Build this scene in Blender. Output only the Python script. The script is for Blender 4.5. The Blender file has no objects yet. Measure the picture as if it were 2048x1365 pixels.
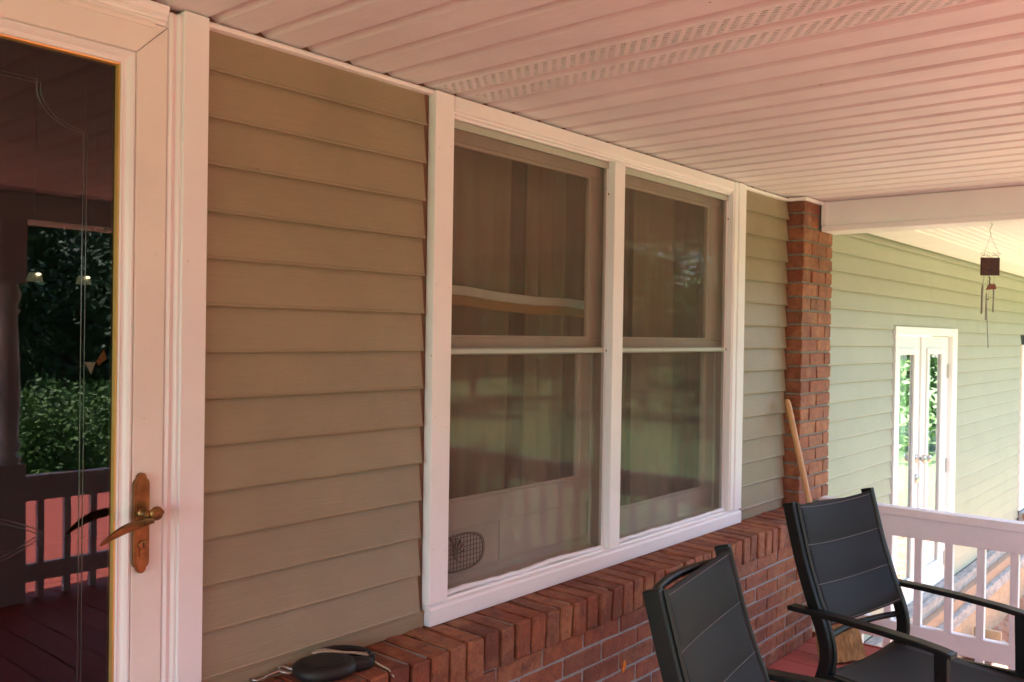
import bpy, bmesh, math, random
from mathutils import Vector, Matrix, noise
random.seed(7)
R_ = math.radians
sc = bpy.context.scene
col = sc.collection

# ---------------------------------------------------------------- camera
FLOOR = 1.40
cam_d = bpy.data.cameras.new('camera')
cam = bpy.data.objects.new('camera', cam_d); col.objects.link(cam)
cam_d.sensor_width = 36; cam_d.lens = 36*1785.32/2048
cam_d.clip_start = .02; cam_d.clip_end = 500
yw, pt, rl = -0.8695921, 0.00857149, 0.01519609
def _m(a): return Matrix(a)
Ry = _m(((math.cos(yw),0,math.sin(yw)),(0,1,0),(-math.sin(yw),0,math.cos(yw))))
Rx = _m(((1,0,0),(0,math.cos(pt),-math.sin(pt)),(0,math.sin(pt),math.cos(pt))))
Rz = _m(((math.cos(rl),-math.sin(rl),0),(math.sin(rl),math.cos(rl),0),(0,0,1)))
RR = Rz@Rx@Ry
def w3(r): return Vector((r[0], r[2], -r[1]))
right, down, fwd = w3(RR[0]), w3(RR[1]), w3(RR[2])
up, back = -down, -fwd
M = Matrix(((right.x,up.x,back.x,0),(right.y,up.y,back.y,-1.76),(right.z,up.z,back.z,FLOOR),(0,0,0,1)))
cam.matrix_world = M
sc.camera = cam
cam_d.dof.use_dof = True; cam_d.dof.focus_distance = 2.3; cam_d.dof.aperture_fstop = 7.0

# ---------------------------------------------------------------- light
SUN_EL, SUN_AZ = 72, -25      # azimuth of the sun measured from -Y towards +X
w = bpy.data.worlds.new('World'); sc.world = w; w.use_nodes = True
nt = w.node_tree; bg = nt.nodes['Background']
sky = nt.nodes.new('ShaderNodeTexSky'); sky.sky_type = 'NISHITA'; sky.sun_disc = False
sd = Vector((math.sin(R_(SUN_AZ))*math.cos(R_(SUN_EL)), -math.cos(R_(SUN_AZ))*math.cos(R_(SUN_EL)), math.sin(R_(SUN_EL))))
sky.sun_elevation = R_(SUN_EL); sky.sun_rotation = math.atan2(sd.x, sd.y)
nt.links.new(sky.outputs[0], bg.inputs[0]); bg.inputs[1].default_value = .15
sl = bpy.data.lights.new('sun', 'SUN'); sl.energy = 5.0; sl.angle = R_(.5); sl.color = (1,.97,.91)
so = bpy.data.objects.new('sun', sl); col.objects.link(so)
so.rotation_euler = sd.to_track_quat('Z','Y').to_euler()
vs = sc.view_settings; vs.view_transform = 'Standard'; vs.look = 'None'; vs.gamma = 1; vs.use_curve_mapping = False
vs.exposure = 3.12
sc.cycles.use_denoising = True
sc.cycles.max_bounces = 10; sc.cycles.diffuse_bounces = 6; sc.cycles.transparent_max_bounces = 16
sc.cycles.sample_clamp_indirect = 6

# ---------------------------------------------------------------- helpers
def tag(o, label=None, cat=None, group=None, kind=None):
    if label: o['label'] = label
    if cat: o['category'] = cat
    if group: o['group'] = group
    if kind: o['kind'] = kind
    return o
def thing(name, loc, label, cat, group=None, rz=0):
    o = bpy.data.objects.new(name, None); col.objects.link(o)
    o.location = loc; o.rotation_euler = (0,0,rz); o.empty_display_size = .1
    return tag(o, label, cat, group, 'thing' if label else None)
class MB:
    def __init__(s): s.v=[]; s.f=[]; s.sm=[]
    def add(s, vs, fs, smooth=False):
        b=len(s.v); s.v += [tuple(p) for p in vs]
        for f in fs: s.f.append(tuple(b+i for i in f)); s.sm.append(smooth)
        return s
    def box(s, x0,x1,y0,y1,z0,z1):
        return s.add([(x0,y0,z0),(x1,y0,z0),(x1,y1,z0),(x0,y1,z0),(x0,y0,z1),(x1,y0,z1),(x1,y1,z1),(x0,y1,z1)],
            [(0,3,2,1),(4,5,6,7),(0,1,5,4),(1,2,6,5),(2,3,7,6),(3,0,4,7)])
    def extr(s, prof, a0, a1, axis='x', n=1, jit=None, smooth=False, caps=True):
        """prof: list of 2-D points; swept along axis x (y,z) / y (x,z) / z (x,y)"""
        k=len(prof); vs=[]; fs=[]
        for i in range(n+1):
            t=a0+(a1-a0)*i/n
            for j,(p,q) in enumerate(prof):
                P = {'x':(t,p,q),'y':(p,t,q),'z':(p,q,t)}[axis]
                if jit: P = jit(P,i,j)
                vs.append(P)
        for i in range(n):
            for j in range(k):
                a=i*k+j; b=i*k+(j+1)%k
                fs.append((a,b,b+k,a+k))
        if caps: fs.append(tuple(reversed(range(k)))); fs.append(tuple(n*k+j for j in range(k)))
        return s.add(vs,fs,smooth)
    def sweep(s, pts, w, h, upv=(0,0,1), smooth=False):
        """rectangular bar along a polyline; w sideways, h along up"""
        vs=[];fs=[]; n=len(pts); P=[Vector(p) for p in pts]; U=Vector(upv)
        for i in range(n):
            t=(P[min(i+1,n-1)]-P[max(i-1,0)]).normalized()
            sd_=t.cross(U).normalized(); uu=sd_.cross(t).normalized()
            ww = w[i] if isinstance(w,(list,tuple)) else w; hh = h[i] if isinstance(h,(list,tuple)) else h
            for a,b in ((-1,-1),(1,-1),(1,1),(-1,1)): vs.append(P[i]+sd_*a*ww/2+uu*b*hh/2)
        for i in range(n-1):
            for j in range(4):
                a=i*4+j;b=i*4+(j+1)%4; fs.append((a,b,b+4,a+4))
        fs += [(3,2,1,0),tuple((n-1)*4+j for j in range(4))]
        return s.add(vs,fs,smooth)
    def tube(s, pts, r, k=8, smooth=True):
        P=[Vector(p) for p in pts]; n=len(P); vs=[];fs=[]
        t0=(P[1]-P[0]).normalized(); a=Vector((0,0,1)) if abs(t0.z)<.9 else Vector((1,0,0))
        u=t0.cross(a).normalized()
        for i in range(n):
            t=(P[min(i+1,n-1)]-P[max(i-1,0)]).normalized()
            u=(u-t*u.dot(t)).normalized(); v=t.cross(u)
            rr=r[i] if isinstance(r,(list,tuple)) else r
            for j in range(k):
                an=2*math.pi*j/k; vs.append(P[i]+(u*math.cos(an)+v*math.sin(an))*rr)
        for i in range(n-1):
            for j in range(k):
                a_=i*k+j;b=i*k+(j+1)%k; fs.append((a_,b,b+k,a_+k))
        s.add(vs,fs,smooth); 
        s.add(vs[:k],[tuple(reversed(range(k)))]); s.add(vs[-k:],[tuple(range(k))])
        return s
    def lathe(s, prof, c=(0,0,0), k=20, smooth=True):
        """prof: (r,z) from bottom to top around z"""
        vs=[];fs=[]
        for r,z in prof:
            for j in range(k):
                an=2*math.pi*j/k; vs.append((c[0]+r*math.cos(an),c[1]+r*math.sin(an),c[2]+z))
        n=len(prof)
        for i in range(n-1):
            for j in range(k):
                a=i*k+j;b=i*k+(j+1)%k; fs.append((a,b,b+k,a+k))
        fs.append(tuple(reversed(range(k)))); fs.append(tuple((n-1)*k+j for j in range(k)))
        return s.add(vs,fs,smooth)
    def ell(s, c, r, ku=14, kv=8):
        prof=[]
        vs=[];fs=[]
        for i in range(kv+1):
            th=math.pi*i/kv
            for j in range(ku):
                an=2*math.pi*j/ku
                vs.append((c[0]+r[0]*math.sin(th)*math.cos(an),c[1]+r[1]*math.sin(th)*math.sin(an),c[2]-r[2]*math.cos(th)))
        for i in range(kv):
            for j in range(ku):
                a=i*ku+j;b=i*ku+(j+1)%ku; fs.append((a,b,b+ku,a+ku))
        return s.add(vs,fs,True)
    def xf(s, M4):
        s.v=[tuple(M4@Vector(p)) for p in s.v]; return s
    def mesh(s, name, mat):
        me=bpy.data.meshes.new(name); me.from_pydata(s.v,[],s.f)
        me.polygons.foreach_set('use_smooth', s.sm); me.update()
        for m in (mat if isinstance(mat,(list,tuple)) else [mat]): me.materials.append(m)
        return me
    def build(s, name, mat, parent=None, bevel=0, **kw):
        return place(name, s.mesh(name,mat), parent, bevel=bevel, **kw)
def place(name, me, parent=None, loc=None, bevel=0, rot=None, world=True):
    o=bpy.data.objects.new(name, me); col.objects.link(o)
    if loc is not None: o.location=loc
    if rot is not None: o.rotation_euler=rot
    if parent is not None:
        o.parent=parent
        if world:
            L=parent.location.copy() if parent.parent is None else Vector((0,0,0))
            o.matrix_parent_inverse=Matrix.Translation(-L)
    if bevel:
        b=o.modifiers.new('bevel','BEVEL'); b.width=bevel; b.segments=2; b.limit_method='ANGLE'; b.angle_limit=R_(40)
    return o

# ---------------------------------------------------------------- materials
def newmat(name):
    m=bpy.data.materials.new(name); m.use_nodes=True; n=m.node_tree; p=n.nodes['Principled BSDF']; return m,n,p
def N(n,t,**k):
    x=n.nodes.new(t)
    for a,b in k.items():
        if a.startswith('i_'):
            x.inputs[a[2:].replace('_',' ')].default_value=b
        else: setattr(x,a,b)
    return x
def L(n,a,b): n.links.new(a,b)
def mix(n, fac, a, b, mode='MIX'):
    x=n.nodes.new('ShaderNodeMix'); x.data_type='RGBA'; x.blend_type=mode
    for sock,v in ((x.inputs[0],fac),(x.inputs[6],a),(x.inputs[7],b)):
        if hasattr(v,'links'): L(n,v,sock)
        else: sock.default_value = v if not isinstance(v,tuple) else (v+(1,) if len(v)==3 else v)
    return x.outputs[2]
def ramp(n, src, p0, p1, c0=(0,0,0,1), c1=(1,1,1,1)):
    r=n.nodes.new('ShaderNodeValToRGB'); e=r.color_ramp.elements
    e[0].position=p0; e[1].position=p1; e[0].color=c0; e[1].color=c1
    L(n,src,r.inputs[0]); return r.outputs[0]
def coords(n, scale=(1,1,1), kind='Object'):
    tc=n.nodes.new('ShaderNodeTexCoord'); mp=n.nodes.new('ShaderNodeMapping'); mp.inputs['Scale'].default_value=scale
    L(n,tc.outputs[kind],mp.inputs[0]); return mp.outputs[0]
def noisev(n, vec, scale, detail=4, rough=.55):
    x=N(n,'ShaderNodeTexNoise',i_Scale=scale,i_Detail=detail,i_Roughness=rough); L(n,vec,x.inputs['Vector']); return x.outputs['Fac']
def bump(n, p, h, strength=.2, dist=.002):
    b=N(n,'ShaderNodeBump',i_Strength=strength,i_Distance=dist); L(n,h,b.inputs['Height']); L(n,b.outputs[0],p.inputs['Normal'])
def geo_pos(n, scale=(1,1,1)):
    g=n.nodes.new('ShaderNodeNewGeometry'); mp=n.nodes.new('ShaderNodeMapping'); mp.inputs['Scale'].default_value=scale
    L(n,g.outputs['Position'],mp.inputs[0]); return mp.outputs[0]

def vinyl(name, base, rough=.45, grain=(3,60,60), gs=.25, dirt=.25, dirtcol=(.2,.13,.08), specks=True, spec=.4):
    m,n,p=newmat(name)
    v=geo_pos(n,grain); g=noisev(n,v,6,5,.6)
    d=noisev(n,geo_pos(n),3.0,6,.65)
    c=mix(n,ramp(n,d,.42,.75),base+(1,),tuple(x*(1-dirt*.35) for x in base)+(1,))
    oi=n.nodes.new('ShaderNodeObjectInfo'); mr=N(n,'ShaderNodeMapRange'); mr.inputs['To Min'].default_value=.965; mr.inputs['To Max'].default_value=1.03
    L(n,oi.outputs['Random'],mr.inputs[0])
    vm=n.nodes.new('ShaderNodeVectorMath'); vm.operation='SCALE'; L(n,c,vm.inputs[0]); L(n,mr.outputs[0],vm.inputs['Scale'])
    c=vm.outputs[0]
    if specks:
        vo=N(n,'ShaderNodeTexVoronoi',i_Scale=22.0); L(n,geo_pos(n),vo.inputs['Vector'])
        s1=ramp(n,vo.outputs['Distance'],.03,.08,(1,1,1,1),(0,0,0,1))
        s2=ramp(n,noisev(n,geo_pos(n),7,2),.60,.66)
        mm=n.nodes.new('ShaderNodeMath'); mm.operation='MULTIPLY'; L(n,s1,mm.inputs[0]); L(n,s2,mm.inputs[1])
        c=mix(n,mm.outputs[0],c,dirtcol+(1,))
    if 'siding' in name or 'soffit' in name:
        c=mix(n,ramp(n,g,.25,.75,(.0,.0,.0,1),(.5,.5,.5,1)),c,mix(n,1.0,c,(.80,.79,.77,1),'MULTIPLY'))
    L(n,c,p.inputs['Base Color']); p.inputs['Roughness'].default_value=rough
    p.inputs['Specular IOR Level'].default_value=spec
    bump(n,p,g,gs,.001)
    return m
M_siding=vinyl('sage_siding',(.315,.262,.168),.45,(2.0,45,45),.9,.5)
M_wing_lit=vinyl('sage_siding_wing_lit',(.38,.37,.28),.5,(2.5,50,50),.3,.25)  # same siding as the porch, the wing's brighter light put into the colour
M_ceil=vinyl('white_soffit',(.85,.86,.88),.5,(45,2.5,45),.3,.35,(.16,.08,.05))
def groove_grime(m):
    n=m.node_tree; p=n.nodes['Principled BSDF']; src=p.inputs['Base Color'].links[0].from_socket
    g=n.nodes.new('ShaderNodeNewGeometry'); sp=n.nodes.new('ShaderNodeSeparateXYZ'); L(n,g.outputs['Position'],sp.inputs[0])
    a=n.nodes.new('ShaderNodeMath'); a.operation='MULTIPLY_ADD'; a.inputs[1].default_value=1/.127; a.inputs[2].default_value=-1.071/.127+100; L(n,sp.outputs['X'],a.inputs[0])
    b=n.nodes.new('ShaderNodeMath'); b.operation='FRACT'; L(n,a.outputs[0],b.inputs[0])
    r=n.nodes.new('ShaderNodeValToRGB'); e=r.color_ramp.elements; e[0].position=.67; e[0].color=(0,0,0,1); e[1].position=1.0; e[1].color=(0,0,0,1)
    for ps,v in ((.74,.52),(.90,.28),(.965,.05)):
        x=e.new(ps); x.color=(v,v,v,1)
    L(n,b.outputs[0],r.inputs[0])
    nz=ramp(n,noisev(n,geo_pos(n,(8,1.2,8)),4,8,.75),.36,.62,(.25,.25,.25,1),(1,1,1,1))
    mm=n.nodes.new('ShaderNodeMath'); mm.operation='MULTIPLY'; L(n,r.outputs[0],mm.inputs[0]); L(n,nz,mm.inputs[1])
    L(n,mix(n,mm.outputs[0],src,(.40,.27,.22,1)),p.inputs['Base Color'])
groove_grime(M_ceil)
M_trim=vinyl('white_trim',(.84,.85,.86),.38,(10,10,2),.08,.18)
M_doorp=vinyl('white_door_paint',(.80,.79,.74),.40,(8,8,2),.06,.3)
M_rail=vinyl('white_rail_paint',(.80,.80,.84),.5,(3,12,12),.3,.35)
M_sash=vinyl('aged_sash_paint',(.60,.54,.49),.6,(10,10,3),.25,.6,(.12,.07,.04))
M_liner=vinyl('shaded_jamb_paint',(.33,.25,.19),.7,(10,10,3),.25,.8,(.10,.06,.04))  # jamb shadow beside the sashes put into a darker paint
M_bead=vinyl('aged_glazing_putty',(.66,.60,.54),.7,(30,30,30),.6,.6)
M_caulk=vinyl('white_caulk',(.82,.84,.86),.5,(20,20,20),.6,.3,specks=False)
M_fdoor=vinyl('white_french_door',(.82,.82,.82),.35,(3,3,1),.05,.1,specks=False)
M_frame_g=vinyl('aluminium_track',(.42,.46,.39),.35,(2,9,9),.1,.2,specks=False)

def brickmat():
    m,n,p=newmat('red_brick')
    oi=n.nodes.new('ShaderNodeObjectInfo')
    r=n.nodes.new('ShaderNodeValToRGB'); e=r.color_ramp.elements
    e[0].position=0; e[0].color=(.15,.044,.021,1); e[1].position=1; e[1].color=(.38,.130,.055,1)
    for ps,c in ((.2,(.29,.080,.032,1)),(.45,(.38,.118,.045,1)),(.65,(.23,.092,.048,1)),(.85,(.45,.170,.070,1))):
        x=e.new(ps); x.color=c
    L(n,oi.outputs['Random'],r.inputs[0])
    pos=geo_pos(n)
    n1=noisev(n,pos,26,8,.7)
    c=mix(n,ramp(n,n1,.35,.7),r.outputs[0],(.17,.050,.030,1))
    n2=noisev(n,geo_pos(n,(1,1,1)),9,4,.6)
    c=mix(n,ramp(n,n2,.5,.8),c,(.40,.18,.08,1))
    vo=N(n,'ShaderNodeTexVoronoi',i_Scale=120.0); L(n,pos,vo.inputs['Vector'])
    sp=ramp(n,vo.outputs['Distance'],.12,.2,(1,1,1,1),(0,0,0,1))
    mk=ramp(n,noisev(n,pos,40,2),.56,.62)
    mm=n.nodes.new('ShaderNodeMath'); mm.operation='MULTIPLY'; L(n,sp,mm.inputs[0]); L(n,mk,mm.inputs[1])
    c=mix(n,mm.outputs[0],c,(.48,.27,.17,1))
    # thin drag cracks from the brick face
    wv=noisev(n,geo_pos(n,(26,6,6)),5,3,.5)
    cr=ramp(n,wv,.485,.50,(0,0,0,1),(1,1,1,1)); cr2=ramp(n,wv,.50,.515,(1,1,1,1),(0,0,0,1))
    m3=n.nodes.new('ShaderNodeMath'); m3.operation='MULTIPLY'; L(n,cr,m3.inputs[0]); L(n,cr2,m3.inputs[1])
    m4=n.nodes.new('ShaderNodeMath'); m4.operation='MULTIPLY'; L(n,m3.outputs[0],m4.inputs[0]); m4.inputs[1].default_value=.55
    c=mix(n,m4.outputs[0],c,(.05,.02,.015,1))
    L(n,c,p.inputs['Base Color']); p.inputs['Roughness'].default_value=.78
    h=mix(n,m3.outputs[0],n1,(0,0,0,1))
    bump(n,p,h,1.0,.006)
    return m
M_brick=brickmat()
def roughmat(name, a, b, scale=30, rough=.9, bs=.5, bd=.004, stretch=(1,1,1), spec=.3, metallic=0):
    m,n,p=newmat(name); v=geo_pos(n,stretch); x=noisev(n,v,scale,7,.65)
    L(n,mix(n,ramp(n,x,.3,.7),a+(1,),b+(1,)),p.inputs['Base Color']); p.inputs['Roughness'].default_value=rough
    p.inputs['Specular IOR Level'].default_value=spec; p.inputs['Metallic'].default_value=metallic
    bump(n,p,x,bs,bd); return m
M_mortar=roughmat('mortar',(.23,.225,.22),(.37,.36,.35),60)
M_mortar2=roughmat('column_mortar',(.15,.135,.11),(.27,.245,.20),60)
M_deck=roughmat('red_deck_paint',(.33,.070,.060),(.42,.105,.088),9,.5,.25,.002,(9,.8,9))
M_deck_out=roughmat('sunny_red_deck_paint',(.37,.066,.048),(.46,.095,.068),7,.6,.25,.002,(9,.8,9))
M_clay=roughmat('red_clay',(.22,.095,.055),(.36,.20,.13),6,.95,1.0,.03)
M_lawn=roughmat('lawn_grass',(.08,.13,.05),(.15,.21,.09),14,.95,1.0,.03)
M_plank=roughmat('weathered_planks',(.33,.22,.13),(.46,.34,.22),8,.85,.4,.003,(1,9,9))
M_greyb=roughmat('grey_weathered_board',(.17,.17,.17),(.40,.38,.35),7,.85,.5,.003,(1.6,5,5))
M_brownb=roughmat('brown_timber',(.27,.17,.11),(.38,.27,.19),8,.85,.4,.003,(1,9,9))
M_bronze=roughmat('aged_bronze',(.13,.062,.026),(.42,.215,.08),22,.36,.25,.0006,(1,1,1),.5,.85)
M_brassTrim=roughmat('brass_trim',(.66,.45,.14),(.74,.52,.18),12,.35,.05,.0005,(1,1,1),.5,.6)
M_interior=roughmat('interior_paint',(.16,.11,.075),(.20,.14,.10),2,.8,.1)
M_intfloor=roughmat('interior_floor',(.07,.035,.02),(.10,.05,.03),5,.5,.1)
M_sheath=roughmat('house_wrap_board',(.16,.10,.06),(.22,.14,.09),5,.9,.1)
def foliage(name,a,b):
    m,n,p=newmat(name); oi=n.nodes.new('ShaderNodeObjectInfo')
    x=noisev(n,geo_pos(n),1.3,5,.7)
    L(n,mix(n,ramp(n,x,.35,.65),a+(1,),b+(1,)),p.inputs['Base Color']); p.inputs['Roughness'].default_value=.6
    return m
M_leafd=foliage('dark_leaves',(.018,.045,.014),(.04,.085,.022))
M_leafl=foliage('bright_leaves',(.06,.13,.025),(.12,.21,.045))
M_bark=roughmat('bark',(.06,.045,.035),(.12,.09,.07),12,.95,.8,.02,(1,1,.3))
def plain(name,c,rough=.5,metal=0,spec=.5,emit=None,es=0):
    m,n,p=newmat(name); 
    x=noisev(n,geo_pos(n),35,4,.6)
    L(n,mix(n,ramp(n,x,.3,.75),c+(1,),tuple(k*.82 for k in c)+(1,)),p.inputs['Base Color'])
    p.inputs['Roughness'].default_value=rough; p.inputs['Metallic'].default_value=metal; p.inputs['Specular IOR Level'].default_value=spec
    if emit: p.inputs['Emission Color'].default_value=emit+(1,); p.inputs['Emission Strength'].default_value=es
    return m
M_blackmetal=plain('black_powder_coat',(.008,.008,.008),.45,0,.28)
M_edge=plain('stile_front_coat',(.022,.028,.023),.4,0,.4)
M_stitch=plain('grey_thread',(.20,.20,.20),.8)
M_blackpl=plain('black_plastic',(.010,.010,.011),.55)
M_fuzz=plain('worn_black_strap',(.018,.017,.018),.9)
M_cream=plain('cream_rubber',(.42,.34,.24),.7)
M_steel=plain('satin_steel',(.55,.52,.50),.28,1)
M_handle=roughmat('broom_wood',(.50,.27,.12),(.60,.36,.17),10,.5,.1,.001,(8,8,1.2))
M_straw=roughmat('broom_straw',(.20,.10,.035),(.48,.30,.13),75,.85,1.0,.004,(1,1,.06))
M_redth=plain('red_twine',(.45,.05,.04),.8)
M_rust=roughmat('rusty_metal',(.035,.018,.014),(.10,.045,.028),40,.7,.6,.002,(1,1,1),.4,.3)
M_chime=plain('chime_tube_metal',(.30,.26,.24),.45,.7)
M_seal=plain('orange_sealant',(.75,.20,.01),.3)
M_hole=plain('dark_void',(.01,.008,.007),.9)
M_roof=plain('roof_shingle',(.06,.06,.06),.9)
M_stone=roughmat('stone',(.25,.22,.19),(.42,.38,.34),20,.9,.8,.01)
def slingmat():
    m,n,p=newmat('black_sling'); v=geo_pos(n)
    tc=coords(n,(900,900,900)); w1=N(n,'ShaderNodeTexWave',i_Scale=1.0); w1.bands_direction='X'
    L(n,coords(n,(260,260,260)),w1.inputs['Vector'])
    w2=N(n,'ShaderNodeTexWave',i_Scale=1.0); w2.bands_direction='Z'; L(n,coords(n,(260,260,260)),w2.inputs['Vector'])
    h=mix(n,.5,w1.outputs['Color'],w2.outputs['Color'])
    c=mix(n,ramp(n,noisev(n,v,5,4),.35,.7),(.0065,.0065,.007,1),(.0105,.0105,.0115,1))
    L(n,c,p.inputs['Base Color']); p.inputs["Roughness"].default_value=.65; p.inputs["Specular IOR Level"].default_value=.18
    p.inputs['Sheen Weight'].default_value=.04
    bump(n,p,h,.12,.0005); return m
M_sling=slingmat()
def glassmat(name, tint=(.85,.88,.85), refl=1.0, warp=.02, ior=1.5, wscale=3.0, extra=0.0):
    m=bpy.data.materials.new(name); m.use_nodes=True; n=m.node_tree; n.nodes.clear()
    out=n.nodes.new('ShaderNodeOutputMaterial'); tr=n.nodes.new('ShaderNodeBsdfTransparent'); gl=n.nodes.new('ShaderNodeBsdfGlossy')
    tr.inputs[0].default_value=tint+(1,); gl.inputs['Roughness'].default_value=.0; gl.inputs[0].default_value=(1,1,1,1)
    fr=n.nodes.new('ShaderNodeFresnel'); fr.inputs[0].default_value=ior
    mm=n.nodes.new('ShaderNodeMath'); mm.operation='MULTIPLY_ADD'; mm.inputs[1].default_value=refl; mm.inputs[2].default_value=extra; mm.use_clamp=True
    L(n,fr.outputs[0],mm.inputs[0])
    gg=n.nodes.new('ShaderNodeNewGeometry'); iv=n.nodes.new('ShaderNodeMath'); iv.operation='SUBTRACT'; iv.inputs[0].default_value=1; L(n,gg.outputs['Backfacing'],iv.inputs[1])
    m2=n.nodes.new('ShaderNodeMath'); m2.operation='MULTIPLY'; L(n,mm.outputs[0],m2.inputs[0]); L(n,iv.outputs[0],m2.inputs[1])
    b=N(n,'ShaderNodeBump',i_Strength=1.0,i_Distance=warp); L(n,noisev(n,geo_pos(n),wscale,1,.4),b.inputs['Height']); L(n,b.outputs[0],gl.inputs['Normal'])
    mx=n.nodes.new('ShaderNodeMixShader'); L(n,m2.outputs[0],mx.inputs[0]); L(n,tr.outputs[0],mx.inputs[1]); L(n,gl.outputs[0],mx.inputs[2])
    L(n,mx.outputs[0],out.inputs[0]); return m
M_glass_door=glassmat('door_glass',(.5,.5,.5),1.35,.0010,1.5,2.2)
M_glass_win=glassmat('window_glass',(.97,.97,.95),.50,.0010,1.5,3)
M_glass_fr=glassmat('french_door_glass',(.5,.55,.55),2.2,.0004,1.5,2,.08)
def screenmat():
    m=bpy.data.materials.new('dusty_insect_screen'); m.use_nodes=True; n=m.node_tree; n.nodes.clear()
    out=n.nodes.new('ShaderNodeOutputMaterial'); tr=n.nodes.new('ShaderNodeBsdfTransparent'); df=n.nodes.new('ShaderNodeBsdfDiffuse')
    v=geo_pos(n,(1,1,1)); x=noisev(n,v,3,6,.7)
    L(n,mix(n,ramp(n,x,.3,.75),(.155,.125,.095,1),(.24,.20,.155,1)),df.inputs[0])
    mr=N(n,'ShaderNodeMapRange'); mr.inputs['To Min'].default_value=.30; mr.inputs['To Max'].default_value=.46; L(n,noisev(n,geo_pos(n,(1,1,.6)),5,7,.7),mr.inputs[0])
    # woven threads
    w1=N(n,'ShaderNodeTexWave',i_Scale=200.0); w1.bands_direction='X'; L(n,geo_pos(n),w1.inputs['Vector'])
    mx=n.nodes.new('ShaderNodeMixShader'); L(n,mr.outputs[0],mx.inputs[0]); L(n,tr.outputs[0],mx.inputs[1]); L(n,df.outputs[0],mx.inputs[2])
    L(n,mx.outputs[0],out.inputs[0]); return m
M_screen=screenmat()
M_groove=plain('bevelled_glass_groove',(.05,.055,.055),.12,0,1.0)
M_curt=roughmat('curtain_cloth',(.25,.205,.15),(.31,.255,.19),5,.9,.3,.003,(8,8,.4))
M_curtd=roughmat('brown_curtain_cloth',(.14,.095,.07),(.18,.12,.09),5,.9,.3,.003,(8,8,.4))

# ================================================================ SETTING
# ground
def sheet(name, x0,x1,y0,y1,z,mat,nx,ny,amp,fr,kind='structure'):
    vs=[];fs=[]
    for j in range(ny+1):
        for i in range(nx+1):
            x=x0+(x1-x0)*i/nx; y=y0+(y1-y0)*j/ny
            vs.append((x,y,z+amp*noise.noise(Vector((x*fr,y*fr,0)))))
    for j in range(ny):
        for i in range(nx):
            a=j*(nx+1)+i; fs.append((a,a+1,a+nx+2,a+nx+1))
    m=MB(); m.add(vs,fs,True); return tag(m.build(name,mat),kind=kind)
GZ=-.90
sheet('lawn',-90,110,-130,40,GZ-.05,M_lawn,60,60,.03,.2)
sheet('clay_ground',4.2,13,-2.4,.0,GZ+.0,M_clay,110,40,.05,3.5)
# clods and gravel on the clay
m=MB()
for i in range(900):
    x=random.uniform(4.6,11); y=random.uniform(-1.9,-.15); r=random.uniform(.006,.022)
    z=GZ+.05*noise.noise(Vector((x*3.5,y*3.5,0)))+r*.3
    pts=[(x+r*random.uniform(.7,1.2)*a,y+r*random.uniform(.7,1.2)*b,z+r*c*random.uniform(.6,1)) for a,b,c in ((1,0,0),(-1,0,0),(0,1,0),(0,-1,0),(0,0,1),(0,0,-1))]
    m.add(pts,[(0,2,4),(2,1,4),(1,3,4),(3,0,4),(2,0,5),(1,2,5),(3,1,5),(0,3,5)])
tag(m.build('gravel',M_stone),'loose clods and small stones scattered on the red clay beside the wing','gravel',kind='stuff')
m=MB()
for cx,cy in ((8.3,-.55),(7.4,-.75),(9.0,-.35),(6.6,-1.1),(7.9,-1.2)):
    for i in range(60):
        x=cx+random.gauss(0,.09); y=cy+random.gauss(0,.09); h=random.uniform(.03,.10); a=random.uniform(0,6.28); wd=.006
        dx,dy=math.cos(a)*wd,math.sin(a)*wd; lx,ly=random.gauss(0,.03),random.gauss(0,.03)
        m.add([(x-dx,y-dy,GZ),(x+dx,y+dy,GZ),(x+lx,y+ly,GZ+h)],[(0,1,2)])
tag(m.build('weeds',M_leafl),'small tufts of green weeds sprouting from the clay','weeds',kind='stuff')

# porch floor : planks along Y
pf=tag(MB().box(-3,4.18,-3.14,-.0,-.16,-.028).build('porch_floor',M_hole),kind='structure')
pm=MB().box(-.0675,.0675,-3.15,-.165,-.024,0).mesh('floor_plank',M_deck)
x=-2.93
while x<4.13:
    place('floor_plank',pm,pf,(x,0,random.uniform(-.0015,0)),bevel=.002); x+=.1405
tag(MB().box(4.182,4.196,-3.2,-.12,-.18,-.003).build('deck_edge_board',M_deck),'red painted edge board along the end of the porch floor','board')
# outer sunlit deck
od=tag(MB().box(-4,4.18,-6.7,-3.30,-.30,-.075).build('sunny_deck',M_hole),kind='structure')
pm=MB().box(-4,4.18,-.068,.068,-.072,-.045).mesh('deck_plank',M_deck_out)
y=-3.37
while y>-6.6:
    place('deck_plank',pm,od,(0,y,0),bevel=.002); y-=.1405

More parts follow.
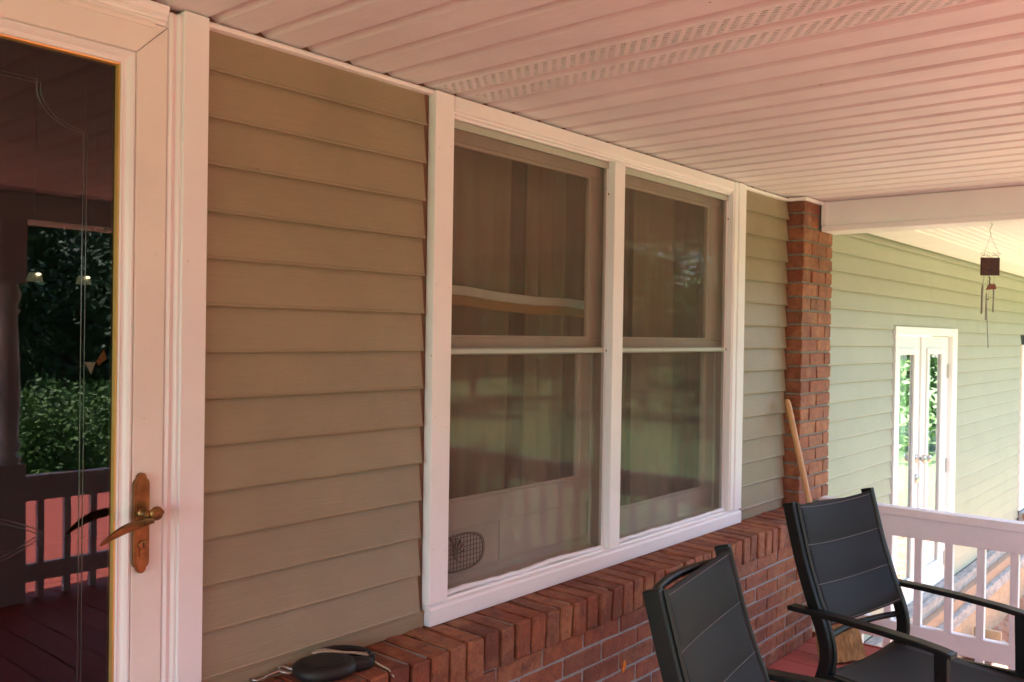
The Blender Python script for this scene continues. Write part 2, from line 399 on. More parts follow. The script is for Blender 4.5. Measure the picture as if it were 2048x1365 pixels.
# porch ceiling
pc=MB()
pc.box(-3.2,4.46,-3.1,0,2.30,2.36)
pc=tag(pc.build('porch_ceiling',M_hole),kind='structure')
CZ=2.065
Y0,Y1=-3.0,-.004
bprof=[(0,CZ),(.0900,CZ),(.0906,CZ+.003),(.0912,CZ+.014),(.1000,CZ+.0135),(.1215,CZ+.0012),(.124,CZ),(.127,CZ),(.127,CZ+.024),(0,CZ+.024)]
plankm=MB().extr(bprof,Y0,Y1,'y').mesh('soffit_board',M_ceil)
def vent_board():
    m=MB(); t=.0012
    # lip, slotted field, groove
    m.extr([(0,CZ),(.010,CZ),(.010,CZ+t),(0,CZ+t)],Y0,Y1,'y')
    m.extr([(.084,CZ),(.0900,CZ),(.0906,CZ+.003),(.0912,CZ+.014),(.1000,CZ+.0135),(.1215,CZ+.0012),(.124,CZ),(.127,CZ),(.127,CZ+.018),(.092,CZ+.018),(.084,CZ+t)],Y0,Y1,'y')
    rows=7; rw=(.084-.010)/rows; slot=.0047; ln=.0160; pitch=.0285
    for r in range(rows):
        xa=.010+r*rw; xs=xa+(rw-slot)/2; xe=xs+slot; xb=xa+rw
        m.box(xa,xs,Y0,Y1,CZ,CZ+t); m.box(xe,xb,Y0,Y1,CZ,CZ+t)
        y=Y0; off=(r*.0082)%pitch; k=0
        ys=[Y0]; yy=Y0+off
        while yy+ln<Y1-.02:
            m.box(xs,xe,ys[-1],yy,CZ,CZ+t) if yy>ys[-1] else None
            ys.append(yy+ln); yy+=pitch
        m.box(xs,xe,ys[-1],Y1,CZ,CZ+t)
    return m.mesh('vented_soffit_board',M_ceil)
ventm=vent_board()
k0=int((-3.1-1.071)/.127)
for k in range(k0,26):
    x=1.071+.127*k
    if x+.127>4.44: break
    if k in (5,6):
        o=place('vented_soffit_board',ventm,pc,(x,0,0)); MB().box(x+.001,x+.085,Y0,Y1,CZ+.020,CZ+.022).build('void_backing',M_hole,pc)  # black strip added above the slots to keep the void dark
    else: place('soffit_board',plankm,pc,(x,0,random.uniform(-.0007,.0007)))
# thin trim along the wall
tag(MB().extr([(-.004,2.045),(-.020,2.047),(-.023,2.052),(-.021,2.0575),(-.016,2.0600),(-.004,2.0600)],1.033,1.716,'x').build('ceiling_trim',M_trim,pc))
tag(MB().extr([(-.004,2.045),(-.020,2.047),(-.023,2.052),(-.021,2.0575),(-.016,2.0600),(-.004,2.0600)],3.612,4.09,'x').build('ceiling_trim',M_trim,pc))
tag(MB().box(4.072,4.088,-.108,-.022,2.045,2.0605).build('ceiling_trim',M_trim,pc))
tag(MB().box(4.088,4.288,-.108,-.094,2.045,2.0605).build('ceiling_trim',M_trim,pc))
# roof mass keeping out the light
rf=thing('house_roof',(2,0,2.4),'dark shingled roof covering porch and house','roof')
MB().box(-5,4.6,-3.95,6,2.42,2.60).build('roof_deck',M_roof,rf)
MB().box(4.602,14,-1.16,6,2.42,2.60).build('roof_deck',M_roof,rf)
MB().box(-5,4.6,-3.95,-3.92,2.0,2.415).build('fascia',M_trim,rf)
MB().box(-5,4.46,-3.915,-3.165,2.0,2.02).build('fascia',M_trim,rf)
MB().box(-3.3,-3.25,-3.9,0,2.0,2.415).build('fascia',M_trim,rf)

# ---------------------------------------------------------------- siding boards
PITCH=.1016
def lap_board(name, x0,x1, zb, zt, mat, parent, y=0.0, wav=.0007, seed=0, curl=0):
    """one clapboard: bottom edge zb, top zt, tilted out at the bottom"""
    h=zt-zb; full=PITCH
    prof=[(y-.0035-.0115*(1-h/full)*0, zt+.012),(y-.0045,zt),(y-.0160,zb+.007),(y-.0182,zb+.0035),(y-.0178,zb+.0005),(y-.0160,zb-.0010),(y-.0142,zb+.0004),(y-.0130,zb+.0045),(y-.0065,zb+.0135),(y-.002,zb+.0137),(y-.001,zt+.012)]
    n=max(2,int((x1-x0)/.08))
    n=min(n,14)
    def jit(P,i,j):
        x=P[0]; d=noise.noise(Vector((x*3+seed*7.7,zb*13,seed)))*wav
        t=(x-x0)/(x1-x0)
        c=curl*max(0,(t-.80)/.20)**2
        return (x,P[1]+(d-c if j in(1,2,3,4,5,6,7) else 0),P[2]+(noise.noise(Vector((x*2.1,zb*7,3+seed)))*.0004 if j in (2,3,4,5,6) else 0))
    return MB().extr(prof,x0,x1,'x',n=n,jit=jit).build(name,mat,parent)
mw=thing('porch_wall',(2.5,0,0),'sage clapboard wall around the double window under the porch ceiling','wall')
ZB=.638
for k in range(14):
    zb=ZB+k*PITCH; zt=min(zb+PITCH,2.058) if k==13 else zb+PITCH
    if k==13: zt=2.044
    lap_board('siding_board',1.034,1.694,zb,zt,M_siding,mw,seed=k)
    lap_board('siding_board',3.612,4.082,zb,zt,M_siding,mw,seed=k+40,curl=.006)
for a,b in ((1.034,1.712),(3.612,4.082)):
    MB().extr([(-.002,.592),(-.013,.593),(-.013,.631),(-.0155,.633),(-.0155,.6365),(-.003,.640)],a,b,'x').build('starter_trim',M_siding,mw)
# sheathing / structural wall (dark, behind the siding)
for i,(a,b,c,d) in enumerate(((1.03,1.765,0,2.3),(3.574,4.6,0,2.3),(1.765,3.574,0,.60),(1.765,3.574,2.045,2.3),(-4,.02,-.1,2.3),(.02,1.03,2.05,2.3))):
    MB().box(a,b,.0,.12,c,d).build('sheathing',M_sheath,mw)

# ---------------------------------------------------------------- bricks
def brick_mesh(lx,ly,lz,seed,amp=.0016,b=.004):
    rnd=random.Random(seed); bm=bmesh.new(); bmesh.ops.create_cube(bm,size=1)
    for v in bm.verts: v.co=Vector((v.co.x*lx,v.co.y*ly,v.co.z*lz))
    bmesh.ops.bevel(bm,geom=bm.edges[:],offset=b,segments=1,affect='EDGES')
    for v in bm.verts: v.co+=Vector((rnd.uniform(-1,1),rnd.uniform(-1,1),rnd.uniform(-1,1)))*amp
    bmesh.ops.subdivide_edges(bm,edges=[e for e in bm.edges if e.calc_length()>.03],cuts=3,use_grid_fill=True)
    for v in bm.verts: v.co+=noise.noise_vector(v.co*45+Vector((seed,0,0)))*.0016
    me=bpy.data.meshes.new('brick'); bm.to_mesh(me); bm.free(); me.materials.append(M_brick); return me
bw=thing('brick_wainscot',(2.5,-.08,0),'low red brick wall topped by a sloping row of bricks below the window','wall')
MB().box(1.036,4.088,-.166,-.001,0,.5862).build('mortar_bed',M_mortar,bw)
var=[brick_mesh(.0575,.190,.102,i,.0022,.0045) for i in range(8)]
x=1.069; i=0
while x<4.085:
    rx=R_(random.uniform(-1,1)); 
    place('brick',var[random.randrange(8)],bw,(x,-.0905+random.uniform(-.005,.004),.5415+random.uniform(-.002,.002)),rot=(R_(1.5)+rx,0,R_(random.uniform(-.7,.7))))
    x+=.067
var=[brick_mesh(.1945,.09,.0530,20+i,.0016,.0035) for i in range(8)]
varh=[brick_mesh(.096,.09,.0530,40+i,.0016,.0035) for i in range(3)]
CP=.0615
for c in range(8):
    zc=.4575-c*CP
    if zc-.026<-.005: continue
    x=2.350+(0 if c%2==0 else -.102)
    while x-.204>1.05: x-=.204
    while x<4.0:
        if x+.0975<4.09 and x-.0975>1.03:
            place('brick',var[random.randrange(8)],bw,(x,-.1255+random.uniform(-.0015,.0015),zc),rot=(0,0,R_(random.uniform(-.35,.35))))
        x+=.204
    if x-.204+.1+.1<4.09: place('brick',varh[0],bw,(min(x-.049,4.038),-.1255,zc))
bc=thing('brick_column',(4.28,-.045,0),'red brick column against the wall under the beam end','column')
MB().box(4.101,4.455,-.083,-.001,-.9,2.062).build('mortar_core',M_mortar2,bc)
CPC=.0661; top=2.054
for c in range(32):
    zc=top-.029-c*CPC
    if zc<.02: break
    segs=((0,.184),(.194,.365)) if c%2==0 else ((0,.098),(.108,.278),(.288,.365))
    if c==0: segs=((0,.184),)
    if c==1: segs=((0,.098),(.108,.184))
    for a,b in segs:
        me=brick_mesh(b-a,.0895,.0565,c*7+int(a*100),.0016,.0035)
        place('brick',me,bc,(4.0945+(a+b)/2+random.uniform(-.001,.001),-.0458+random.uniform(-.0015,.0015),zc),rot=(0,0,R_(random.uniform(-.5,.5))))

# ---------------------------------------------------------------- beam across the porch end
pb=thing('porch_beam',(4.37,-1.6,1.92),'white boxed beam at the porch end carrying the wind chime','beam')
MB().box(4.306,4.45,-3.0,-.100,1.935,2.062).build('beam_face',M_trim,pb)
MB().extr([(4.296,1.918),(4.290,1.922),(4.290,1.940),(4.296,1.946),(4.3055,1.946),(4.3055,1.934),(4.452,1.934),(4.462,1.938),(4.462,1.918)],-3.0,-.099,'y').build('beam_edge_trim',M_trim,pb)
MB().box(4.290,4.306,-.118,-.096,1.947,2.061).build('corner_trim',M_trim,pb)
MB().box(4.452,4.462,-3.0,-.099,1.945,2.40).build('outer_fascia',M_trim,pb)
fb=thing('front_beam',(0,-3.05,1.92),'white boxed beam along the open front of the porch','beam')
MB().box(-3.2,4.46,-3.16,-3.003,1.93,2.40).build('beam_face',M_trim,fb)

# ---------------------------------------------------------------- railings
def railing(root, axis, a0, a1, c, inner, toe=-.11, pitch=.130, first=None, b0=.006):
    """rail along axis from a0 to a1 at cross position c; inner = sign towards the porch"""
    def bx(m,p0,p1,q0,q1,z0,z1):
        return m.box(q0,q1,p0,p1,z0,z1) if axis=='y' else m.box(p0,p1,q0,q1,z0,z1)
    s=inner
    def rng(u,v): return (c+min(s*u,s*v), c+max(s*u,s*v))
    q=rng(-.05,.018); bx(MB(),a0,a1,q[0],q[1],.588,.626).build('top_cap',M_rail,root,bevel=.004)
    q=rng(-.030,.006); bx(MB(),a0,a1,q[0],q[1],.492,.5865).build('top_rail',M_rail,root,bevel=.003)
    q=rng(-.034,.004); bx(MB(),a0,a1,q[0],q[1],b0,b0+.09).build('bottom_rail',M_rail,root,bevel=.003)
    bm_=MB(); q=rng(-.0335,-.0015-.0)
    lo,hi=c-.016-s*.0165,c+.016-s*.0165
    me=(MB().box(lo,hi,-.016,.016,b0+.0905,.4915) if axis=='y' else MB().box(-.016,.016,lo,hi,b0+.0905,.4915)).mesh('baluster',M_rail)
    mt=(MB().box(lo,hi,-.016,.016,toe,b0-.0005) if axis=='y' else MB().box(-.016,.016,lo,hi,toe,b0-.0005)).mesh('baluster_foot',M_rail)
    t=first if first is not None else a0+.1
    while t<a1-.03:
        if t>a0+.03:
            place('baluster',me,root,(0,t,0) if axis=='y' else (t,0,0),bevel=.002)
            place('baluster_foot',mt,root,(0,t,0) if axis=='y' else (t,0,0))
        t+=pitch
sr=thing('side_railing',(4.3,-1.6,0),'white painted wooden railing closing the porch end beyond the black chairs','railing')
railing(sr,'y',-2.98,-.115,4.300,-1,first=-.566-.130*18-.0)
MB().box(4.19,4.235,-.215,-.172,.0,.052).build('post_foot',M_rail,sr,bevel=.004)
fr=thing('front_railing',(0.6,-3.06,0),'white wooden railing along the open front of the porch, seen mirrored in the door','railing')
railing(fr,'x',-3,4.2,-3.06,1,toe=0,pitch=.135,b0=.085)
for px_ in (1.80,-1.2,4.16):
    t=thing('porch_post',(px_,-3.06,0),{1.80:'turned white porch post mirrored at the left edge of the door glass',-1.2:'turned white porch post to the left of the doorway',4.16:'turned white corner post where front and side railings meet'}[px_],'post','turned porch posts')
    MB().box(px_-.062,px_+.062,-3.122,-2.998,0,.70).build('post_base',M_rail,t,bevel=.004)
    MB().box(px_-.062,px_+.062,-3.122,-2.998,1.62,1.93).build('post_head',M_rail,t,bevel=.004)
    MB().lathe([(.045,.701),(.058,.72),(.058,.735),(.040,.75),(.050,.78),(.060,.80),(.050,.82),(.044,.84),(.052,.95),(.057,1.08),(.053,1.25),(.042,1.42),(.040,1.46),(.056,1.48),(.040,1.50),(.052,1.54),(.058,1.57),(.045,1.60),(.045,1.619)],(px_,-3.06,0),18).build('turned_shaft',M_rail,t)

# ================================================================ DOUBLE WINDOW
dw=thing('double_window',(2.66,0,.6),'white framed double window with dusty screens above the brick ledge','window')
B=.0025
# casing
MB().box(1.714,1.786,-.032,-.001,.655,2.057).build('left_casing',M_trim,dw,bevel=B)
MB().extr([(-.0,.595),(-.034,.595),(-.034,.640),(-.030,.646),(-.016,.650),(-.016,.656),(0,.656)],1.716,3.606,'x').build('bottom_casing',M_trim,dw,bevel=B)
hd=MB(); hd.extr([(0,2.056),(-.030,2.056),(-.030,2.022),(-.026,2.018),(-.020,2.016),(-.020,2.010),(-.012,2.006),(-.012,2.000),(0,2.0)],1.790,3.494,'x'); hd.build('head_casing',M_trim,dw,bevel=.0012)
rc=MB(); 
rc.extr([(3.4975,0),(3.4975,-.024),(3.503,-.026),(3.505,-.030),(3.534,-.030),(3.536,-.024),(3.542,-.024),(3.544,-.032),(3.606,-.032),(3.606,0)],.6565,2.0575,'z')
rc.build('right_casing',M_trim,dw,bevel=.0012)
MB().box(2.590,2.654,-.030,.0,.6565,2.000).build('mullion',M_trim,dw,bevel=B)
MB().box(2.600,2.670,.0005,.0150,.62,2.03).build('mullion_core',M_sash,dw)
MB().box(2.6355,2.657,.0155,.119,.60,2.045).build('mullion_core',M_liner,dw)
JX=((1.79,2.598,1.87),(2.671,3.497,0))
for wi,(xa,xb) in enumerate(((1.786,2.598),(2.672,3.50))):
    xj,s0,s1,g1,h1,e1=((2.634,1.766,2.630,2.560,2.566,2.629),(3.568,2.662,3.562,3.428,3.488,3.561))[wi]
    # storm frame tracks
    MB().box(xa,xb,.001,.012,1.978,1.999).build('storm_track',M_frame_g,dw)
    MB().box(xb-.012,xb-.0005,.001,.014,.655,1.9775).build('storm_track',M_trim,dw)
    MB().box(xj-.0015,xj+(.0 if wi==0 else .004),.016,.1195,.62,2.044).build('jamb_liner',M_liner,dw)
    MB().box(xj-.012,xj-.002,.0765,.084,.62,1.994).build('parting_stop',M_sash,dw)
    MB().box(s0-.005,xj-.002,.016,.10,1.995,2.03).build('head_jamb',M_sash,dw)
    # mid bar of the storm window
    MB().extr([(.002,1.340),(.002,1.352),(.008,1.356),(.016,1.356),(.016,1.336),(.008,1.336)],xa,xb-.013,'x').build('storm_meeting_bar',M_frame_g,dw)
    # storm glass / screen
    MB().add([(xa,.0018,.66),(xb-.013,.0018,.66),(xb-.013,.0018,1.335),(xa,.0018,1.335)],[(0,1,2,3)]).build('insect_screen',M_screen,dw)
    MB().add([(xa,.0018,1.357),(xb-.013,.0018,1.357),(xb-.013,.0018,1.977),(xa,.0018,1.977)],[(0,1,2,3)]).build('insect_screen',M_screen,dw)
    MB().box(xa,xb-.013,.0045,.0065,.66,1.335).build('storm_pane',M_glass_win,dw)
    MB().box(xa,xb-.013,.0045,.0065,1.357,1.977).build('storm_pane',M_glass_win,dw)
    # upper sash at y .045-.075
    us=MB(); g0=s0+.07; zt,zb=1.955,1.385
    us.box(s0,s1,.045,.075,zt,1.994); us.box(s0,g0,.045,.075,zb,zt); us.box(g1,s1,.045,.075,zb,zt); us.box(s0,s1,.045,.075,1.335,zb)
    us=us.build('upper_sash',M_sash,dw,bevel=.003)
    MB().extr([(g0,zt),(g1,zt),(g1,zb),(g0,zb)],.0615,.0635,'y').build('pane',M_glass_win,us)
    gb=MB() # glazing bead, slightly ragged
    gb.box(g0,g1,.050,.0605,zt-.010,zt); gb.box(g1-.010,g1,.050,.0605,zb,zt-.010); gb.box(g0,g1,.050,.0605,zb,zb+.008)
    gb.build('glazing_bead',M_bead,us,bevel=.002)
    # lower sash at y .085-.115, raised a little in the left window
    zl=.804 if wi==0 else .655; zr=zl+.088
    ls=MB(); h0=s0+.07; tz=1.372
    ls.box(s0,e1,.085,.115,zl,zr); ls.box(s0,h0,.085,.115,zr,tz-.04); ls.box(h1,e1,.085,.115,zr,tz-.04); ls.box(s0,e1,.085,.115,tz-.04,tz)
    ls=ls.build('lower_sash',M_sash,dw,bevel=.003)
    MB().box(h0,h1,.100,.102,zr,tz-.041).build('pane',M_glass_win,ls)
    gb=MB(); gb.box(h0,h1-.010,.089,.0995,zr+.0005,zr+.009); gb.box(h1-.010,h1-.0005,.089,.0995,zr+.0005,tz-.041); gb.build('glazing_bead',M_bead,ls,bevel=.002)
    # sill
    MB().extr([(.0,.602),(.12,.640),(.12,.668),(.084,.668),(.084,.652),(.012,.628),(.0,.626)],s0-.005,xj-.002,'x').build('window_sill',M_sash,dw,bevel=.002)
    # ragged white rope caulk along the bottom
    pts=[]; n=26
    for i in range(n+1):
        x=xa+(xb-.012-xa)*i/n
        pts.append((x,-.004+random.uniform(-.0015,.0015),.663+random.uniform(-.0012,.0012)+(.0025*math.sin(i*.45) if wi==0 else .001*math.sin(i*.3))))
    MB().tube(pts,[.0085+random.uniform(-.0015,.001) for _ in pts],7).build('rope_caulk',M_caulk,dw)
    MB().tube([(xb-.0145,-.003,.664+i*.03) for i in range(4)],[.0055,.005,.004,.002],6).build('rope_caulk',M_caulk,dw)
# filler panel of the left window with a round fan grille
fp=MB().box(1.77,2.143,.092,.104,.668,.8035).build('filler_panel',M_sash,dw,bevel=.0015)
MB().box(2.147,2.626,.092,.104,.668,.8035).build('filler_panel',M_sash,dw,bevel=.0015)
MB().box(1.77,2.626,.086,.0915,.668,.680).build('filler_ledge',M_sash,dw)
g=MB()
cx,cz,rx_,rz_=1.958,.7375,.100,.053
def sup(a,k=1.0): 
    c,q=math.cos(a),math.sin(a); return (cx+k*rx_*abs(c)**.75*(1 if c>0 else -1), cz+k*rz_*abs(q)**.75*(1 if q>0 else -1))
for k in (1.0,1.07):
    pts=[]
    for a in range(33):
        x,z=sup(a*math.pi/16,k); pts.append((x,.084,z))
    g.tube(pts,.0020 if k==1 else .0013,6)
for i in range(-7,8):
    t=i*.0145; hh=rz_*max(0,1-abs(t/rx_)**2.6)**.4
    g.tube([(cx+t,.084,cz-hh),(cx+t,.084,cz+hh)],.0011,5)
for i in range(-3,4):
    t=i*.0145; hh=rx_*max(0,1-abs(t/rz_)**2.6)**.4
    g.tube([(cx-hh,.0845,cz+t),(cx+hh,.0845,cz+t)],.0011,5)
g.build('fan_grille',M_rust,fp)
g=MB()
for i in range(7):
    a=R_(-70+i*24); pts=[(1.93+r*math.cos(a+r*9),.0895,cz+r*math.sin(a+r*9)*.95) for r in (.004,.018,.034,.050)]
    g.sweep(pts,.0015,.006,(0,1,0))
g.build('fan_blade',M_rust,fp)
g=MB()
for z in (.80,1.15,1.52,1.90):
    for x in (1.726,1.774): g.ell((x+random.uniform(-.002,.002),-.0322,z+random.uniform(-.02,.02)),(.0017,.0006,.0017),8,4)
for x in (1.9,2.3,2.75,3.1,3.4): g.ell((x,-.0342,.612),(.0017,.0006,.0017),8,4)
g.build('nail_head',M_sash,dw)
# little screen pins
g=MB()
for (x,z) in ((2.5915,1.89),(2.5915,1.345),(3.4935,1.90),(3.4935,1.345)):
    g.ell((x,-.0035,z),(.0035,.003,.0045),8,5)
g.build('screen_pin',M_rust,dw)

# curtains and interior
room=tag(MB().add([(-2,.121,-.05),(4.6,.121,-.05),(4.6,4.4,-.05),(-2,4.4,-.05),(-2,.121,2.3),(4.6,.121,2.3),(4.6,4.4,2.3),(-2,4.4,2.3)],
   [(0,1,2,3),(4,7,6,5),(1,5,6,2),(2,6,7,3),(3,7,4,0)]).build('room_walls',M_interior),kind='structure')
def curtain(x0,x1,y,amp,waves,mat,label,z0=.62,z1=2.02):
    n=int((x1-x0)/.008); vs=[];fs=[]; nz=10
    for j in range(nz+1):
        z=z0+(z1-z0)*j/nz
        for i in range(n+1):
            x=x0+(x1-x0)*i/n; t=(x-x0)/(x1-x0)
            yy=y+amp*math.sin(t*waves*6.283+.6*math.sin(z*2+x*3))+.006*noise.noise(Vector((x*14,z*1.5,y)))
            vs.append((x,yy,z))
    for j in range(nz):
        for i in range(n):
            a=j*(n+1)+i; fs.append((a,a+1,a+n+2,a+n+1))
    o=MB().add(vs,fs,True).build('curtain',mat)
    so_=o.modifiers.new('s','SOLIDIFY'); so_.thickness=.002
    return tag(o,label,'curtain','curtains inside the double window')
curtain(1.80,2.31,.21,.010,5,M_curt,'tan pleated curtain filling the left side of the left window')
curtain(2.30,2.42,.24,.02,2,M_curtd,'narrow dark brown curtain fold at the middle of the left window')
curtain(2.40,2.62,.21,.012,3,M_curt,'narrow tan curtain strip right of the dark fold in the left window')
curtain(2.60,2.98,.26,.016,4,M_curtd,'dark brown curtain behind the right edge of the left window')
curtain(3.02,3.10,.25,.02,1,M_curtd,'thin dark curtain fold at the left edge of the right window')
curtain(3.09,3.42,.21,.006,3,M_curt,'tan pleated curtain across the left half of the right window')
curtain(3.40,4.0,.27,.016,5,M_curtd,'dark brown curtain in the right half of the right window')
sh=thing('shelf',(2.4,.16,1.5),'pale curved headboard with a mustard band seen through the left window','shelf')  # stand-in shelf for a pale band, curved like a reflection in wavy glass
pts=[(1.85,.165,1.535),(2.05,.165,1.530),(2.2,.165,1.519),(2.4,.165,1.512),(2.58,.165,1.514),(2.70,.165,1.506)]
MB().sweep(pts,.02,.030).build('top_rail',M_trim,sh,bevel=.004)
MB().sweep([(a,b+.004,c-.030) for a,b,c in pts],.012,.030).build('mustard_band',plain('mustard_paint',(.45,.25,.07),.6),sh)
# pendant lamps deep in the room
for i,(x,z) in enumerate(((1.295,1.573),(1.462,1.571))):
    t=thing('pendant_lamp',(x,1.5,z),('small bell shaped pendant lamp glowing behind the door glass, nearer the post','small bell shaped pendant lamp glowing behind the door glass, beside the groove')[i],'lamp','pendant lamps inside')
    MB().lathe([(.018,.012),(.023,0),(.026,-.018),(.0255,-.018),(.022,.0),(.017,.012)],(x,1.5,z),16).build('glass_shade',plain('lit_shade%d'%i,(.3,.28,.2),.4,emit=(.8,.75,.4),es=.035),t)
    MB().ell((x,1.47,z+.006),(.010,.006,.005),10,6).build('bulb',plain('lamp_bulb%d'%i,(1,.9,.6),.5,emit=(1,.85,.5),es=.9),t)
    MB().tube([(x,1.5,z+.016),(x,1.5,2.28)],.0015,6).build('cord',M_blackmetal,t)
t=thing('paper_butterfly',(1.48,1.45,1.25),'orange and cream folded butterfly ornament hanging behind the door glass','ornament')
c=(1.475,1.45,1.265)
MB().add([(c[0]-.03,c[1],c[2]+.01),(c[0]+.015,c[1]+.01,c[2]+.008),(c[0]-.006,c[1],c[2]-.035)],[(0,1,2)]).build('cream_wing',plain('glowing_cream_paper',(.8,.55,.35),.7,emit=(.8,.5,.28),es=.05),t)  # faint glow put into the paper wing, which is no lamp
MB().add([(c[0]+.012,c[1],c[2]+.012),(c[0]+.045,c[1]+.01,c[2]+.055),(c[0]+.05,c[1],c[2]+.02),(c[0]+.02,c[1],c[2]-.004)],[(0,1,2,3)]).build('orange_wing',plain('glowing_orange_paper',(.6,.2,.06),.7,emit=(.7,.2,.05),es=.04),t)  # orange wing also given a weak glow of its own
MB().tube([(c[0]-.06,c[1],c[2]-.006),(c[0]-.02,c[1],c[2]-.004)],.003,6).build('body_rod',M_brassTrim,t)
MB().tube([(c[0],c[1],c[2]),(c[0],c[1],2.28)],.0006,5).build('thread',M_stitch,t)

# ================================================================ DOOR
# casing (thing) : white jamb and head
dc=thing('door_casing',(1.0,0,0),'tall white door casing beside the sage siding','door frame')
MB().box(.976,1.033,-.034,.02,-.02,2.0605).build('side_casing',M_trim,dc,bevel=.002)
MB().extr([(.945,-.012),(.950,-.020),(.956,-.023),(.960,-.018),(.966,-.018),(.970,-.026),(.9755,-.026),(.9755,.02),(.945,.02)],-.02,2.052,'z').build('jamb_moulding',M_trim,dc)
hm=MB()
hm.extr([(.02,2.022),(-.014,2.022),(-.016,2.030),(-.020,2.031),(-.022,2.036),(-.020,2.040),(-.026,2.044),(-.030,2.054),(-.030,2.0605),(.02,2.0605)],-.15,.9445,'x')
hm.build('head_moulding',M_trim,dc)
MB().extr([(-.001-.012,2.0215),(-.0265,2.0215),(-.0265,2.0165),(-.024,2.010),(-.013,2.010)],-.15,.915,'x').build('drip_rail',M_doorp,dc)
MB().box(-.25,-.16,-.034,.02,-.02,2.0605).build('side_casing',M_trim,dc)
sd_=thing('storm_door',(.4,-.02,0),'white storm door with brass edged glass and a bronze lever','door')
X1,X0,ZT,ZBt=.945,-.15,2.018,.02     # outer frame
# frame: flat stile + moulding ogee + brass trim, mitred
def ring(prof, name, mat, ix1, ix0, izt, izb, parent, **kw):
    """prof: (offset inward from outer edge, y) ; mitred rectangular ring"""
    vs=[];fs=[];k=len(prof)
    for cx,cz,sx,sz in ((X1,ZT,-1,-1),(X1,ZBt,-1,1),(X0,ZBt,1,1),(X0,ZT,1,-1)):
        for d,y in prof: vs.append((cx+sx*d,y,cz+sz*d))
    for i in range(4):
        for j in range(k):
            a=i*k+j;b=i*k+(j+1)%k;c=((i+1)%4)*k; fs.append((a,b,c+(j+1)%k,c+j))
    return MB().add(vs,fs).build(name,mat,parent,**kw)
ring([(0,.02),(0,-.019),(.0,-.021),(.0625,-.021),(.0635,-.0195),(.0645,-.0195),(.0645,.02)],'door_frame',M_doorp,0,0,0,0,sd_)
ring([(.0655,.02),(.0655,-.0185),(.067,-.021),(.071,-.0215),(.076,-.018),(.081,-.012),(.086,-.010),(.0885,-.0115),(.091,-.010),(.0915,.0),(.0915,.02)],'frame_moulding',M_trim,0,0,0,0,sd_)
ring([(.0918,.015),(.0918,-.0085),(.0945,-.0075),(.0965,.001),(.0965,.015)],'brass_trim',M_brassTrim,0,0,0,0,sd_)
# dark mitre joint at the corner
g=MB(); a=.7071
g.add([(X1-.001,-.0222,ZT-.0002),(X1-.0002,-.0222,ZT-.001),(X1-.0645,-.0222,ZT-.0652),(X1-.0652,-.0222,ZT-.0645)],[(0,1,2,3),(3,2,1,0)])
g.build('mitre_joint',M_hole,sd_)
MB().box(X0+.0966,X1-.0966,.002,.006,ZBt+.0966,ZT-.0966).build('door_glass',M_glass_door,sd_)
# bevelled grooves in the glass (raised V lines)
def groove(pts, closed=False):
    m=MB()
    for off in (-.0035,.0035):
        P=[]
        for i,p in enumerate(pts):
            a=Vector(pts[max(i-1,0)]); b=Vector(pts[min(i+1,len(pts)-1)]); t=(b-a).normalized(); nrm=Vector((-t.y,t.x))
            P.append((p[0]+nrm.x*off,.0012,p[1]+nrm.y*off))
        m.tube(P,.00085,5)
    m.build('bevel_groove',M_groove,sd_)
arc=[(.702,1.857)]+[(.702+.088-.088*math.cos(t*math.pi/2/8),1.857-.010-.069*math.sin(t*math.pi/2/8)) for t in range(1,9)]
groove([(-.0,1.868),(.40,1.865),(.702,1.857)]); groove(arc); groove([(.790,1.778),(.789,1.3),(.789,.8),(.789,.15)])
lens=[(.720-.26*t/8, 1.007+.045*math.sin(math.pi*t/8)) for t in range(9)]; lens2=[(.720-.26*t/8, 1.007-.045*math.sin(math.pi*t/8)) for t in range(9)]
groove(lens); groove(lens2)
# tiny mark on the frame
# lever set
lv=thing('lever_plate_anchor',(0,0,0),None,None); bpy.data.objects.remove(lv)
PX=.8965
def plate_prof(wd, z0, z1, sh=.016, n=6):
    pts=[]
    h=wd/2
    pts += [(PX-h,z0+sh+.006),(PX-h+.002,z0+sh),(PX-h*.62,z0+sh*.72)]
    pts += [(PX-h*.62*math.cos(math.pi*i/n), z0+sh*.72-sh*.72*math.sin(math.pi*i/n)) for i in range(1,n)]
    pts += [(PX+h*.62,z0+sh*.72),(PX+h-.002,z0+sh),(PX+h,z0+sh+.006)]
    pts += [(PX+h,z1-sh-.006),(PX+h-.002,z1-sh),(PX+h*.62,z1-sh*.72)]
    pts += [(PX+h*.62*math.cos(math.pi*i/n), z1-sh*.72+sh*.72*math.sin(math.pi*i/n)) for i in range(1,n)]
    pts += [(PX-h*.62,z1-sh*.72),(PX-h+.002,z1-sh),(PX-h,z1-sh-.006)]
    return pts
pl=MB().extr(plate_prof(.033,.903,1.107),-.0325,-.0215,'y').build('escutcheon_plate',M_bronze,sd_,bevel=.0015)
MB().extr([(PX+(x-PX)*.80,1.005+(z-1.005)*.955) for x,z in plate_prof(.033,.903,1.107)],-.0342,-.0326,'y').build('raised_face',M_bronze,pl,bevel=.001)
LZ=1.026
Ml=Matrix.Translation((PX+.0005,-.034,LZ))@Matrix.Rotation(R_(90),4,'X')
lh=MB().lathe([(.0125,0),(.0125,.004),(.010,.006),(.0085,.010),(.0105,.013),(.0085,.016),(.0085,.022),(.010,.024),(.009,.034)],(0,0,0),18).xf(Ml)
cu=[]
for i in range(17):
    t=i/16; cu.append((PX+.004-.106*t, -.070-.005*math.sin(t*3), LZ-.009-.004*t-.030*t**2.6))
